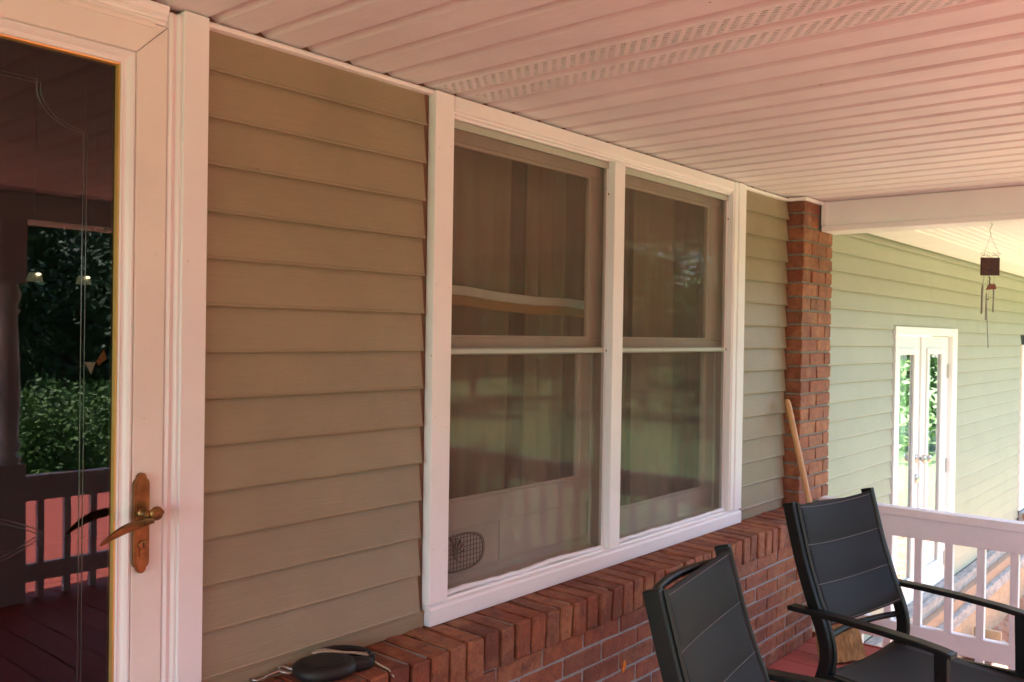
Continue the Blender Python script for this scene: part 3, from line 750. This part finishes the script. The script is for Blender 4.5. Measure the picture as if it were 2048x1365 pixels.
lh.sweep(cu,[.007+.0095*math.sin(math.pi*min(1,(.12+.88*t/16))**.9)*1.0-.0035*(t/16)**4 for t in range(17)],[.009+.003*math.sin(math.pi*t/16)-.004*(t/16)**3 for t in range(17)],(0,-1,0))
for off in (-.0022,.0022):
    lh.tube([(x,y-.0052,z+off*math.sin(math.pi*min(1,(k+1)/17))) for k,(x,y,z) in enumerate(cu[1:-1])],.0013,5)
lh=lh.build('lever_handle',M_bronze,sd_)
sb=lh.modifiers.new('b','BEVEL'); sb.width=.0028; sb.segments=3; sb.angle_limit=R_(50)
for f in lh.data.polygons: f.use_smooth=True
# scroll knob
sc_=MB().lathe([(.0025,0),(.0125,.001),(.0145,.004),(.0135,.008),(.008,.0105),(.001,.011)],(0,0,0),20).xf(Matrix.Translation((PX+.010,-.066,LZ+.003))@Matrix.Rotation(R_(90),4,'X'))
pts=[]
for i in range(40):
    a=i*.34; r=.0118*(1-i/44)
    pts.append((PX+.010+r*math.cos(a),-.0772+.0012*(i<1),LZ+.003+r*math.sin(a)))
sc_.tube(pts,[.0019*(1-i/60) for i in range(40)],6)
sc_.build('scroll_end',M_bronze,lh)
# key cylinder
ky=MB().lathe([(.0092,0),(.0092,.004),(.008,.005)],(0,0,0),18).xf(Matrix.Translation((PX,-.0342,.962))@Matrix.Rotation(R_(90),4,'X'))
ky.box(PX-.0058,PX+.0058,-.0378,-.0343,.937,.958)
ky=ky.build('key_cylinder',M_bronze,pl,bevel=.001)
MB().box(PX-.0009,PX+.0009,-.0397,-.0392,.957,.968).build('keyhole',M_hole,pl)

# ================================================================ WING OF THE HOUSE
ww=thing('wing_wall',(8.5,0,-.3),'long pale sage clapboard wall of the house wing beyond the column','wall')
WZ=1.3586; WP=.1004
WT=2.0
for k in range(-17,7):
    zb=WZ+k*WP; zt=zb+WP
    if zb<-.36: continue
    if zt>WT: zt=WT-.002
    if zt-zb<.02: continue
    segs=[]
    if zb>1.485: segs=[(4.56,12.5)]
    else:
        segs=[(4.56,5.685),(7.135,9.44)]
    if zb>1.37 and zb<1.485:
        segs=[(4.56,5.685),(7.135,12.5)]; lap_board('siding_board',5.688,7.132,1.484,zt,M_wing_lit,ww,y=-.001,wav=.001,seed=5)
    out=[]
    for a,b in segs:
        cut=None
        if k in (3,4) and a<6.5<b: cut=6.50
        if k==1 and a<7.8<b: cut=7.80
        if cut: out += [(a,cut-.0015),(cut+.0015,b)]
        else: out.append((a,b))
    for a,b in out:
        lap_board('siding_board',a,b,zb,zt,M_wing_lit,ww,y=-.001,wav=.0016,seed=k+90,curl=.004 if abs(b-5.685)<.01 else 0)
for a,b,c,d in ((4.455,5.70,-.95,2.3),(7.12,9.46,-.95,2.3),(5.70,7.12,1.47,2.3),(5.70,7.12,-.95,-.36),(9.46,10.9,1.355,2.3),(9.46,12.8,-.95,-.20),(10.9,12.8,-.2,2.3)):
    MB().box(a,b,.002,.15,c,d).build('sheathing',M_hole,ww)
# eave of the wing
we=thing('wing_eave',(8,-1,2.0),'cream eave and soffit above the wing wall','eave')
MB().box(4.463,12.8,-.27,-.0185,2.001,2.02).build('smooth_soffit',M_trim,we)
me=MB().extr([(0,2.006),(.040,2.006),(.045,2.011),(.050,2.011),(.053,2.006),(.053,2.02),(0,2.02)],4.465,12.8,'x')
def sof(y0,y1):
    y=y1
    while y-.053>=y0-1e-4:
        MB().extr([(y-.053,2.006),(y-.008,2.006),(y-.006,2.009),(y-.003,2.009),(y,2.006),(y,2.02),(y-.053,2.02)],4.465,12.8,'x').build('bead_board',M_trim,we); y-=.0535
sof(-.70,-.2705)
MB().box(4.463,12.8,-.84,-.702,1.975,2.02).build('eave_beam',M_trim,we,bevel=.004)
sof(-.99,-.8415)
MB().box(4.463,13.2,-1.16,-1.0,1.96,2.41).build('fascia',M_trim,we)
# french door
fd=thing('french_door',(6.5,0,-.33),'white double french door with two narrow glass panes in the wing wall','door')
MB().box(5.775,5.835,-.030,.01,-.34,1.481).build('door_trim',M_fdoor,fd,bevel=.003)
MB().box(7.085,7.208,-.030,.01,-.34,1.481).build('door_trim',M_fdoor,fd,bevel=.003)
MB().box(5.8355,7.0845,-.030,.01,1.425,1.481).build('door_trim',M_fdoor,fd,bevel=.003)
MB().box(5.775,7.208,-.045,.01,-.375,-.3405).build('threshold',M_greyb,fd)
for a,b,g0,g1 in ((5.838,6.398,5.925,6.235),(6.412,7.082,6.565,6.875)):
    lf=MB(); y0,y1=.001,.04; zb,zt=-.335,1.422; gb,gt=-.165,1.305
    lf.box(a,g0,y0,y1,zb,zt); lf.box(g1,b,y0,y1,zb,zt); lf.box(g0,g1,y0,y1,gt,zt); lf.box(g0,g1,y0,y1,zb,gb)
    lf=lf.build('door_leaf',M_fdoor,fd)
    m=MB(); e=.035
    m.box(g0-e,g0+.004,-.012,.0005,gb-e,gt+e); m.box(g1-.004,g1+e,-.012,.0005,gb-e,gt+e); m.box(g0+.0045,g1-.0045,-.012,.0005,gt-.004,gt+e); m.box(g0+.0045,g1-.0045,-.012,.0005,gb-e,gb+.004)
    m.build('pane_surround',M_fdoor,lf,bevel=.004)
    MB().box(g0+.004,g1-.004,.004,.010,gb+.004,gt-.004).build('glass_pane',M_glass_fr,lf)
MB().box(6.385,6.425,-.014,.0005,-.335,1.422).build('astragal',M_fdoor,fd,bevel=.003)
kn=MB()
for x,z in ((6.335,.612),(6.455,.606)):
    kn.lathe([(.028,0),(.028,.006),(.011,.010),(.011,.030),(.020,.036),(.027,.048),(.024,.060),(.010,.066)],(0,0,0),16).xf(Matrix.Identity(4)) if False else None
def knob(x,z,nm='door_knob'):
    MB().lathe([(.028,0),(.028,.006),(.011,.010),(.011,.030),(.020,.036),(.027,.048),(.024,.060),(.010,.066)],(0,0,0),16).xf(Matrix.Translation((x,-.0,z))@Matrix.Rotation(R_(90),4,'X')).build(nm,M_steel,fd)
knob(6.335,.612); knob(6.455,.606)
MB().lathe([(.030,0),(.030,.014),(.022,.020)],(0,0,0),16).xf(Matrix.Translation((6.33,-.0,.478))@Matrix.Rotation(R_(90),4,'X')).build('deadbolt',M_steel,fd)
for z in (1.175,.492,-.18): MB().box(7.045,7.072,-.008,.0,z-.05,z+.05).build('hinge',M_steel,fd,bevel=.002)
for ch in list(fd.children): ch.location.x=-.08
# far window of the wing
fw=thing('wing_window',(10.2,0,-.2),'white trimmed window at the far end of the wing wall','window')
MB().box(9.445,9.56,-.03,.01,-.19,1.365).build('casing',M_fdoor,fw,bevel=.003)
MB().box(9.5605,10.9,-.03,.01,1.25,1.365).build('casing',M_fdoor,fw,bevel=.003)
MB().box(9.5605,10.9,-.03,.01,-.19,-.10).build('casing',M_fdoor,fw,bevel=.003)
MB().box(9.5605,10.9,.012,.02,-.1,1.25).build('glass_pane',M_glass_fr,fw)
fl=thing('brick_ledge',(10.2,-.08,-.4),'short brick ledge below the far window of the wing','wall')
MB().box(9.44,12.5,-.12,-.02,-.9,-.205).build('mortar_bed',M_mortar,fl)
vb=brick_mesh(.195,.08,.056,901)
for r in range(5):
    for i in range(7): place('brick',vb,fl,(9.535+i*.207+(.1 if r%2 else 0),-.095,-.235-r*.067))
# timber foundation
tf=thing('timber_foundation',(8,-.1,-.88),'stepped grey and brown timber boards along the foot of the wing wall','foundation')
MB().box(4.47,9.43,-.085,-.02,-.43,-.352).build('grey_board',M_greyb,tf,bevel=.004)
MB().box(4.47,9.43,-.125,-.02,-.515,-.4315).build('brown_board',M_brownb,tf,bevel=.004)
MB().box(4.47,9.43,-.155,-.02,-.60,-.5165).build('grey_timber',M_greyb,tf,bevel=.006)
x=4.47; 
while x<9.4:
    l=min(random.uniform(.55,.8),9.43-x)
    MB().box(x,x+l-.004,-.140,-.02,-.95,-.6015).build('plank',M_plank,tf,bevel=.003); x+=l
dp=thing('drain_pipe',(7.0,-.25,-.84),'black corrugated drain pipe mouth lying on the clay by the timber boards','pipe')
m=MB(); r0=.055
prof=[]
for i in range(16): prof.append((r0+(.006 if i%2 else 0),i*.012))
for i in range(15,-1,-1): prof.append((r0-.006,i*.012))
vsM=Matrix.Translation((7.02,-.145,-.80))@Matrix.Rotation(R_(90),4,'X')
vs=[];fs=[];k=18
for r,z in prof:
    for j in range(k): vs.append((r*math.cos(j*2*math.pi/k),r*math.sin(j*2*math.pi/k),z))
for i in range(len(prof)-1):
    for j in range(k): a=i*k+j;b=i*k+(j+1)%k; fs.append((a,b,b+k,a+k))
m.add(vs,fs,True).xf(vsM).build('corrugated_tube',M_blackpl,dp)
MB().box(7.19,7.215,-.34,-.16,-.90,-.70).xf(Matrix.Identity(4)).build('splash_flap',M_cream,dp)
for i in range(9):
    x,y=[(7.5,-.4),(7.9,-.3),(8.5,-.6),(6.5,-.5),(8.9,-.8),(6.2,-.9),(9.2,-.5),(7.2,-.9),(8.1,-1.0)][i]
    r=.03+.02*random.random(); mm=MB().ell((x,y,GZ+.01),(r*1.3,r,r*.7),9,6)
    for j,v in enumerate(mm.v): mm.v[j]=tuple(Vector(v)+Vector((noise.noise(Vector(v)*30),noise.noise(Vector(v)*31+Vector((5,5,5))),0))*.012)
    tag(mm.build('stone',M_stone),['small grey stone lying on the clay close to the pipe','round grey stone on the clay in front of the planks','flat stone half way out on the clay','small stone near the drain pipe mouth','large stone at the edge of the clay strip','stone on the clay close under the railing','stone near the far brick ledge','stone in the middle of the clay strip','stone among the weeds on the clay'][i],'stone','stones on the clay')

# ================================================================ CHAIRS
def chair(name,label):
    root=thing(name,(0,0,0),label,'chair','black sling patio chairs')
    W=.233; OY=.032
    prof=[(0,.905),(.012,.86),(.044,.745),(.074,.66),(.098,.60),(.120,.545),(.131,.50),(.131,.46),(.118,.41),(.09,.34),(.05,.24),(.005,.12),(-.04,.0)]
    def smooth(pr,n=3):
        out=[]
        for i in range(len(pr)-1):
            p0=pr[max(i-1,0)];p1=pr[i];p2=pr[i+1];p3=pr[min(i+2,len(pr)-1)]
            for j in range(n):
                t=j/n
                out.append(tuple(.5*((2*b)+(-a+c)*t+(2*a-5*b+4*c-d)*t*t+(-a+3*b-3*c+d)*t**3) for a,b,c,d in zip(p0,p1,p2,p3)))
        out.append(pr[-1]); return out
    P=smooth(prof)
    for s in (-1,1):
        pts=[(s*(W-.010),-f+.019,z) for f,z in P]
        o=MB().sweep(pts,.022,.036,(0,-1,0)).build('back_leg',M_blackmetal,root,world=False,bevel=.0025)
        # front bead of the stile holding the sling
        pts=[(s*(W-.0225),-f-.002,z) for f,z in P if z>.40]
        MB().tube(pts,.0055,6).build('sling_track',M_edge,root,world=False)
        # armrest and front leg
        ay=[(-.045,.606),(-.10,.608),(-.20,.610),(-.32,.609),(-.43,.605),(-.49,.600),(-.515,.596)]
        MB().sweep([(s*(W+.022),y+OY,z) for y,z in ay],.042,.015,(0,0,1)).build('armrest',M_blackmetal,root,world=False,bevel=.004)
        MB().box(s*(W+.022)-.019,s*(W+.022)+.019,-.521+OY,-.5155+OY,.5885,.6035).build('arm_end_cap',M_edge,root,world=False,bevel=.002)
        MB().sweep([(s*(W+.016),-.487+OY,.596),(s*(W+.016),-.492+OY,.42),(s*(W+.016),-.505+OY,.2),(s*(W+.016),-.53+OY,0)],.022,.034,(0,-1,0)).build('front_leg',M_blackmetal,root,world=False,bevel=.0025)
        MB().sweep([(s*(W-.008),-.10,.418),(s*(W-.008),-.30,.412),(s*(W-.008),-.48,.424),(s*(W-.008),-.54,.428),(s*(W-.008),-.575,.418),(s*(W-.008),-.59,.395)],.020,.030,(0,0,1)).build('seat_rail',M_blackmetal,root,world=False,bevel=.003)
    # cross bars
    def bar(y,z,sag,name,r=.010,W2=W-.02):
        MB().tube([(W2*t,y+sag*(1-t*t),z) for t in [i/8-1 for i in range(17)]],r,8).build(name,M_blackmetal,root,world=False)
    bar(.022,.868,.045,'top_crossbar'); bar(-.100,.52,.03,'lower_crossbar'); bar(-.15,.385,0,'seat_crossbar'); bar(-.56,.385,0,'seat_crossbar')
    # quilted back sling
    lines=[.9,.785,.675,.566]
    def f_at(z):
        for i in range(len(P)-1):
            if P[i][1]>=z>=P[i+1][1]:
                t=(P[i][1]-z)/(P[i][1]-P[i+1][1]+1e-9); return P[i][0]+(P[i+1][0]-P[i][0])*t
        return 0
    def sling(zs, xs, fn, nm):
        vs=[];fs=[];nx=len(xs);nz=len(zs)
        for side in (0,1):
            for z in zs:
                for x in xs: vs.append(fn(x,z,side))
        for side in (0,1):
            b=side*nx*nz
            for j in range(nz-1):
                for i in range(nx-1):
                    a=b+j*nx+i; q=(a,a+1,a+nx+1,a+nx); fs.append(q if side else q[::-1])
        T=nx*nz
        for i in range(nx-1): fs += [(i,i+1,T+i+1,T+i),((nz-1)*nx+i+1,(nz-1)*nx+i,T+(nz-1)*nx+i,T+(nz-1)*nx+i+1)]
        for j in range(nz-1): fs += [(j*nx,T+j*nx,T+(j+1)*nx,(j+1)*nx),(j*nx+nx-1,(j+1)*nx+nx-1,T+(j+1)*nx+nx-1,T+j*nx+nx-1)]
        return MB().add(vs,fs,True).build(nm,M_sling,root,world=False)
    xs=[(-1+2*i/20)*(W-.026) for i in range(21)]
    zs=[]
    for a,b in zip(lines[:-1],lines[1:]):
        for i in range(9): zs.append(a+(b-a)*i/8.0 if i<8 else b)
    zs=sorted(set(round(z,5) for z in zs),reverse=True)
    def pad(z):
        for a,b in zip(lines[:-1],lines[1:]):
            if a>=z>=b:
                t=(a-z)/(a-b); return (math.sin(math.pi*t))**.45 if 0<t<1 else 0
        return 0
    def fn(x,z,side):
        u=x/(W-.026); sag=.017*(1-u*u)
        th=.0025+.0055*pad(z)*(1-u**6)
        return (x,-f_at(z)+sag+(th if side==0 else -th)+.001,z-.013*(1-u*u))
    sling(zs,xs,fn,'back_sling')
    for zl in (.785,.675,.893,.572):
        pts=[]
        for x in xs:
            p=fn(x,zl,1); pts.append((p[0],p[1]-.0004,p[2]))
        MB().tube(pts,.0009,4).build('stitch_line',M_stitch,root,world=False)
    # seat sling
    ys=[.085+.50*i/16 for i in range(17)]
    def fs_(x,y,side):
        u=x/(W-.02); sag=.018*(1-u*u); t=(y-.085)/.5
        drop=.03*max(0,(t-.85)/.15)**2
        th=.004
        return (x,-y,.424-sag-drop+(th if side else -th))
    sling(ys,[(-1+2*i/16)*(W-.02) for i in range(17)],fs_,'seat_sling')
    return root
cA=chair('patio_chair','black padded sling armchair by the railing, farther from the camera')
def put(o,TL,TR):
    TL=Vector(TL);TR=Vector(TR); a=TR-TL; mid=(TL+TR)/2+Vector((a.y,-a.x)).normalized()*.034-a.normalized()*.013
    o.location=(mid.x,mid.y,0); o.rotation_euler=(0,0,math.atan2(a.y,a.x))
def copy_tree(o,parent=None):
    c=o.copy(); col.objects.link(c)
    if parent is not None: c.parent=parent
    for ch in list(o.children): copy_tree(ch,c)
    return c
cB=copy_tree(cA)
put(cA,(2.578,-.659),(3.063,-.75)); put(cB,(1.487,-.844),(1.983,-.760))
cB['label']='nearer black padded sling chair whose back rises in front of the brick ledge'

# ================================================================ BROOM
br=thing('corn_broom',(3.86,-.38,0),'corn broom with wooden handle leaning on the brick column behind the chair','broom')
T=Vector((4.012,-.060,1.105)); Bt=Vector((3.880,-.385,.012)); ax=(T-Bt).normalized()
MB().tube([T,T-ax*.012,T-ax*.4,Bt+ax*.26],[.010,.0135,.0135,.0135],12).build('handle',M_handle,br)
MB().ell(tuple(T),(.0115,.0115,.008),10,6).build('handle_tip',M_handle,br)
sd2=Vector((.72,-.69,0)); sd2=(sd2-ax*sd2.dot(ax)).normalized(); nn=ax.cross(sd2)
def bh(t): # half width, half thick from top (0) to bottom (1)
    return .018+.085*min(1,t*1.6)**.8*(.85+.15*t), .016+.016*math.sin(min(1,t*1.5)*math.pi*.5)
prof=[];vs=[];fs=[];k=40;nz=9
for i in range(nz+1):
    t=i/nz; c=Bt+ax*(.30*(1-t)); a,b=bh(t)
    for j in range(k):
        an=2*math.pi*j/k; rr=1+random.uniform(-.10,.06)*min(1,t*2)
        pin = .9 if i in (4,5) else 1
        vs.append(c+sd2*a*math.cos(an)*rr*pin+nn*b*math.sin(an)*rr*pin - (ax*random.uniform(0,.012) if i==nz else Vector()))
for i in range(nz):
    for j in range(k): a=i*k+j;b=i*k+(j+1)%k; fs.append((a,b,b+k,a+k))
fs.append(tuple(nz*k+j for j in range(k))); fs.append(tuple(range(k)))
MB().add(vs,fs,False).build('broom_head',M_straw,br)
m=MB()
for i in range(500):
    an=random.uniform(0,6.283); t0=random.uniform(0,.8); a,b=bh(t0); a2,b2=bh(1)
    t1=min(1,t0+random.uniform(.15,.5)); a2,b2=bh(t1)
    p=Bt+ax*.30*(1-t0)+sd2*a*math.cos(an)*1.0+nn*b*math.sin(an)*1.0; q=Bt+ax*.30*(1-t1)+sd2*a2*math.cos(an)*1.04+nn*b2*math.sin(an)*1.06
    d=sd2*.0011; m.add([p-d,p+d,q+d*.6,q-d*.6],[(0,1,2,3)])
o=m.build('straw',M_straw,br); o['kind']='stuff'
for t in (.42,.50,.58):
    a,b=bh(t); c=Bt+ax*.30*(1-t)
    MB().tube([c+sd2*a*1.02*math.cos(j*math.pi/12)+nn*b*1.12*math.sin(j*math.pi/12) for j in range(25)],.0032,5).build('red_stitching',M_redth,br)

# ================================================================ LEASH on the ledge
le=thing('retractable_leash',(1.335,-.06,.592),'black retractable dog leash with metal clip lying on the brick ledge','leash')
zc=.597
m=MB()
def oval(cx,cy,rx,ry,rot,n=28,p=2.3):
    out=[]
    for i in range(n):
        a=2*math.pi*i/n; c,s=math.cos(a),math.sin(a)
        x=rx*abs(c)**(2/p)*(1 if c>0 else -1); y=ry*abs(s)**(2/p)*(1 if s>0 else -1)
        out.append((cx+x*math.cos(rot)-y*math.sin(rot),cy+x*math.sin(rot)+y*math.cos(rot)))
    return out
def puck(cx,cy,rx,ry,rot,z0,z1,mat,name,parent):
    vs=[];fs=[];k=28;lv_=[(.90,z0),(1,z0+(z1-z0)*.2),(1,z0+(z1-z0)*.62),(.93,z0+(z1-z0)*.86),(.78,z1),(.4,z1+.001)]
    for sc2,z in lv_:
        for x,y in oval(cx,cy,rx*sc2,ry*sc2,rot): vs.append((x,y,z))
    for i in range(len(lv_)-1):
        for j in range(k): a=i*k+j;b=i*k+(j+1)%k; fs.append((a,b,b+k,a+k))
    fs.append(tuple(range((len(lv_)-1)*k,len(lv_)*k))); fs.append(tuple(reversed(range(k))))
    return MB().add(vs,fs,True).build(name,mat,parent)
puck(1.318,-.088,.074,.062,R_(-20),zc,zc+.030,M_blackpl,'leash_body',le)
puck(1.318,-.088,.050,.040,R_(-20),zc+.0302,zc+.0335,M_blackpl,'raised_cover',le)
puck(1.392,-.122,.036,.018,R_(-28),zc,zc+.024,M_blackpl,'grip',le)
hp=[(1.345,-.030),(1.368,-.020),(1.394,-.026),(1.416,-.044),(1.432,-.070),(1.438,-.098),(1.432,-.122),(1.418,-.138)]
MB().sweep([(x,y,zc+.020-.004*i/7) for i,(x,y) in enumerate(hp)],[.016,.019,.021,.021,.020,.019,.018,.015],.022).build('hand_loop',M_fuzz,le,bevel=.006)
cr=[(1.318,-.040,.0345),(1.332,-.040,.0355),(1.348,-.048,.036),(1.362,-.064,.0345),(1.380,-.082,.031),(1.402,-.096,.028),(1.420,-.112,.024),(1.430,-.130,.016)]
MB().sweep([(x,y,zc+z) for x,y,z in cr],[.008,.018,.019,.010,.006,.008,.016,.020],.005).build('cream_insert',M_cream,le,bevel=.002)
m=MB(); rnd=random.Random(3)
for i in range(46):
    x,y,z=1.424+rnd.gauss(0,.006),-.122+rnd.gauss(0,.007),zc+.022+rnd.gauss(0,.003)
    m.tube([(x,y,z),(x+rnd.gauss(0,.005),y+rnd.gauss(0,.006),z+rnd.uniform(-.004,.004))],.0006,3)
m.build('frayed_webbing',M_cream,le)
m=MB()
m.tube([(1.262,-.040,zc+.012),(1.250,-.022,zc+.018),(1.236,-.020,zc+.019),(1.231,-.036,zc+.015),(1.243,-.052,zc+.011),(1.260,-.052,zc+.011)],.0028,6)
m.tube([(1.233,-.030,zc+.014),(1.218,-.024,zc+.010),(1.204,-.022,zc+.009)],.0040,6)
m.tube([(1.204,-.022,zc+.009),(1.190,-.030,zc+.009),(1.174,-.028,zc+.008),(1.166,-.014,zc+.009),(1.178,-.006,zc+.010)],.0032,6)
m.build('metal_clip',M_steel,le)
MB().tube([(1.428,-.134,zc+.010),(1.436,-.152,zc+.002),(1.444,-.172,zc-.006),(1.446,-.187,zc-.02)],.0022,6).build('cord',M_cream,le)
# orange blob on the bricks
m=MB(); m.ell((2.478,-.172,.318),(.008,.004,.017),10,7); m.ell((2.470,-.172,.304),(.007,.003,.008),8,6)
tag(m.build('sealant_blob',M_seal),'bright orange blob of sealant stuck on the low brick wall beside the nearer chair','blob')

# ================================================================ WIND CHIME
U=Vector((.645,-.764,0)).normalized(); Vv=Vector((.764,.645,0)).normalized(); C0=Vector((4.372,-.824,0))
wc=thing('wind_chime',(C0.x,C0.y,1.918),'rusty square wind chime hanging from the porch beam','wind chime')
S=1/455.
def cp(px,py,d=0): q=C0+U*((px-1980)*S)+Vv*d; return (q.x,q.y,1.371+(695-py)*S)
MB().tube([cp(1980,443),cp(1983,449),cp(1980,455),cp(1978,461),cp(1981,468),cp(1980,472)],.0011,5).build('hook',M_rust,wc)
MB().tube([cp(1968,508),cp(1980,471),cp(1997,506)],.0008,5).build('hanger_wire',M_rust,wc)
m=MB()
for c0,dx in ((1966,-1),(1976,-1),(1986,1),(1996,1)):
    pts=[]
    for i in range(14):
        a=i*.55; r=4.8*(1-i/18); pts.append(cp(c0+dx*r*math.cos(a),509-r*math.sin(a)*.95))
    m.tube(pts,.0009,5)
m.tube([cp(1961,515),cp(1966,510),cp(1980,514),cp(1990,510),cp(1999,515)],.0009,5)
m.build('scroll_wire',M_rust,wc)
a,b,c,d=[Vector(cp(x,y)) for x,y in ((1961,515),(1999,515),(1999,551),(1961,551))]
th=Vv*.004
MB().add([a-th,b-th,c-th,d-th,a+th,b+th,c+th,d+th],[(3,2,1,0),(4,5,6,7),(0,1,5,4),(1,2,6,5),(2,3,7,6),(3,0,4,7)]).build('square_plate',M_rust,wc,bevel=.002)
for x,y0,y1,dd,r in ((1966,569,625,.0,.0036),(1970,574,628,.02,.0036),(1981,586,640,.03,.0026),(1991,569,625,.01,.0032)):
    MB().tube([cp(x,y0,dd),cp(x-.8,y1,dd)],r,8).build('chime_tube',M_chime,wc)
    MB().tube([cp(x+(1 if x<1980 else -2),551,dd*.3),cp(x,y0,dd)],.0006,4).build('thread',M_stitch,wc)
MB().tube([cp(1978,553),cp(1981,558),cp(1979,562),cp(1981,570)],.0022,6).build('chain',M_rust,wc)
a=Vector(cp(1974,580));b=Vector(cp(1992,578));c=Vector(cp(1989,568));d=Vector(cp(1980,568)); th=Vv*.008
MB().add([a-th,b-th,c-th,d-th,a+th,b+th,c+th,d+th],[(3,2,1,0),(4,5,6,7),(0,1,5,4),(1,2,6,5),(2,3,7,6),(3,0,4,7)]).build('striker',roughmat('rusty_striker',(.16,.06,.035),(.26,.11,.06),30,.7),wc)
MB().tube([cp(1973,599),cp(1979,599)],.0015,5).build('cross_pin',M_rust,wc)
MB().tube([cp(1974.5,615),cp(1979.5,697)],.0018,6).build('long_rod',M_chime,wc)
MB().tube([cp(1980,578),cp(1974.5,616)],.0006,4).build('thread',M_stitch,wc)
MB().ell(cp(1974.5,615),(.004,.004,.005),8,6).build('rod_eye',M_chime,wc)

# ================================================================ TREES (seen mirrored in the glass)
def crown_mesh(seed,n,r,h,mat,leaf):
    rnd=random.Random(seed); lob=[(rnd.gauss(0,r*.42),rnd.gauss(0,r*.42),rnd.uniform(.12,.92)*h,rnd.uniform(.28,.5)*r) for _ in range(26)]
    m=MB()
    for i in range(n):
        lx,ly,lz,lr=lob[rnd.randrange(26)]
        v=Vector((rnd.gauss(0,1),rnd.gauss(0,1),rnd.gauss(0,1))).normalized()*lr*rnd.uniform(.6,1.05)
        p=Vector((lx,ly,lz))+v; a=Vector((rnd.gauss(0,1),rnd.gauss(0,1),rnd.gauss(0,.6))).normalized(); b=a.cross(Vector((rnd.gauss(0,1),rnd.gauss(0,1),rnd.gauss(0,1)))).normalized()
        s=leaf*rnd.uniform(.6,1.3); m.add([p-a*s,p+b*s*.5,p+a*s,p-b*s*.5],[(0,1,2,3)])
    return m.mesh('crown',mat)
cds=[crown_mesh(i,9000,3.4,9,M_leafd,.15) for i in range(3)]
cls=[crown_mesh(10+i,9000,1.2,1.7,M_leafl,.045) for i in range(3)]
clt=crown_mesh(31,5200,3.0,7,M_leafl,.17)
def trunk(h,r,seed):
    rnd=random.Random(seed); m=MB(); pts=[(rnd.gauss(0,.06)*i,rnd.gauss(0,.06)*i,h*i/6) for i in range(7)]; m.tube(pts,[r*(1-.12*i) for i in range(7)],9)
    for j in range(5):
        a=rnd.uniform(0,6.28); z=h*(.4+.1*j); m.tube([(0,0,z),(math.cos(a)*.7,math.sin(a)*.7,z+.6),(math.cos(a)*1.6,math.sin(a)*1.6,z+1.5)],[r*.4,r*.25,r*.1],6)
    return m.mesh('trunk',M_bark)
tr=[trunk(7,.2,i) for i in range(2)]
# positions : woods beyond the lawn
spots=[]
for i in range(17):
    spots.append((-13+i*3.1+random.uniform(-.8,.8), -15.5-random.uniform(0,2.5)-(max(0,i-6))*.4, i))
kinds=['tall','broad','slender','leaning','bushy','dense','ragged','round topped','narrow crowned','spreading','old','young','shaggy','drooping','forked','thick','high']
for x,y,i in spots:
    s=random.uniform(.95,1.3)*(1 if 2<=i<=5 else .52)
    t=thing('broadleaf_tree',(x,y,GZ),'%s dark green tree in the woods mirrored in the glass'%kinds[i],'tree','trees at the edge of the woods',rz=random.uniform(0,6.28))
    t.scale=(s,s,s)
    a=place('crown',(clt if i in (9,12,14) else cds[i%3]),t,(0,0,.8),world=False); b=place('trunk',tr[i%2],t,(0,0,0),world=False)
ek=['wide low','straight tall','full rounded','open feathery','tapering','mossy','heavy crowned','crooked']
for i in range(8):
    s=random.uniform(.5,.7); x=21+random.uniform(-1.5,2.0)+(i%2)*2; y=-.6-i*1.9
    t=thing('broadleaf_tree',(x,y,GZ),'%s green tree beyond the lawn, mirrored in the french door panes'%ek[i],'tree','trees beyond the wing',rz=random.uniform(0,6.28)); t.scale=(s,s,s)
    place('crown',clt if i%3 else cds[0],t,(0,0,.1),world=False); place('trunk',tr[i%2],t,(0,0,0),world=False)
for i in range(14):
    x=-7+i*1.25+random.uniform(-.3,.3); y=-10.3-random.uniform(0,.9); s=random.uniform(.8,1.15)
    t=thing('shrub',(x,y,GZ),'bright green shrub in the row beyond the sunny deck, mirrored in the door glass','shrub','shrubs beyond the sunny deck',rz=random.uniform(0,6.28)); t.scale=(s,s,s*.85)
    place('foliage',cls[i%3],t,(0,0,.0),world=False); MB().tube([(0,0,0),(.05,.02,.5),(.02,.05,1.1)],[.03,.02,.012],6).build('stem',M_bark,t,world=False)
# distant wood that reads as one mass
m=MB(); rnd=random.Random(5)
for i in range(34000):
    x=rnd.uniform(-40,75); y=-27-rnd.uniform(0,5)-max(0,(x-5)*.15); z=GZ+rnd.random()**.8*((11 if -8<x<12 else 8 if 12<x<62 else 4.5)+2*noise.noise(Vector((x*.15,0,0))))
    a=Vector((rnd.gauss(0,1),rnd.gauss(0,1),rnd.gauss(0,1))).normalized(); b=a.cross(Vector((rnd.gauss(0,1),rnd.gauss(0,1),rnd.gauss(0,1)))).normalized(); p=Vector((x,y,z)); s=rnd.uniform(.35,.8)
    m.add([p-a*s,p+b*s*.6,p+a*s,p-b*s*.6],[(0,1,2,3)])
tag(m.build('distant_woods',M_leafd),'distant dark green woods behind the lawn','woods',kind='stuff')
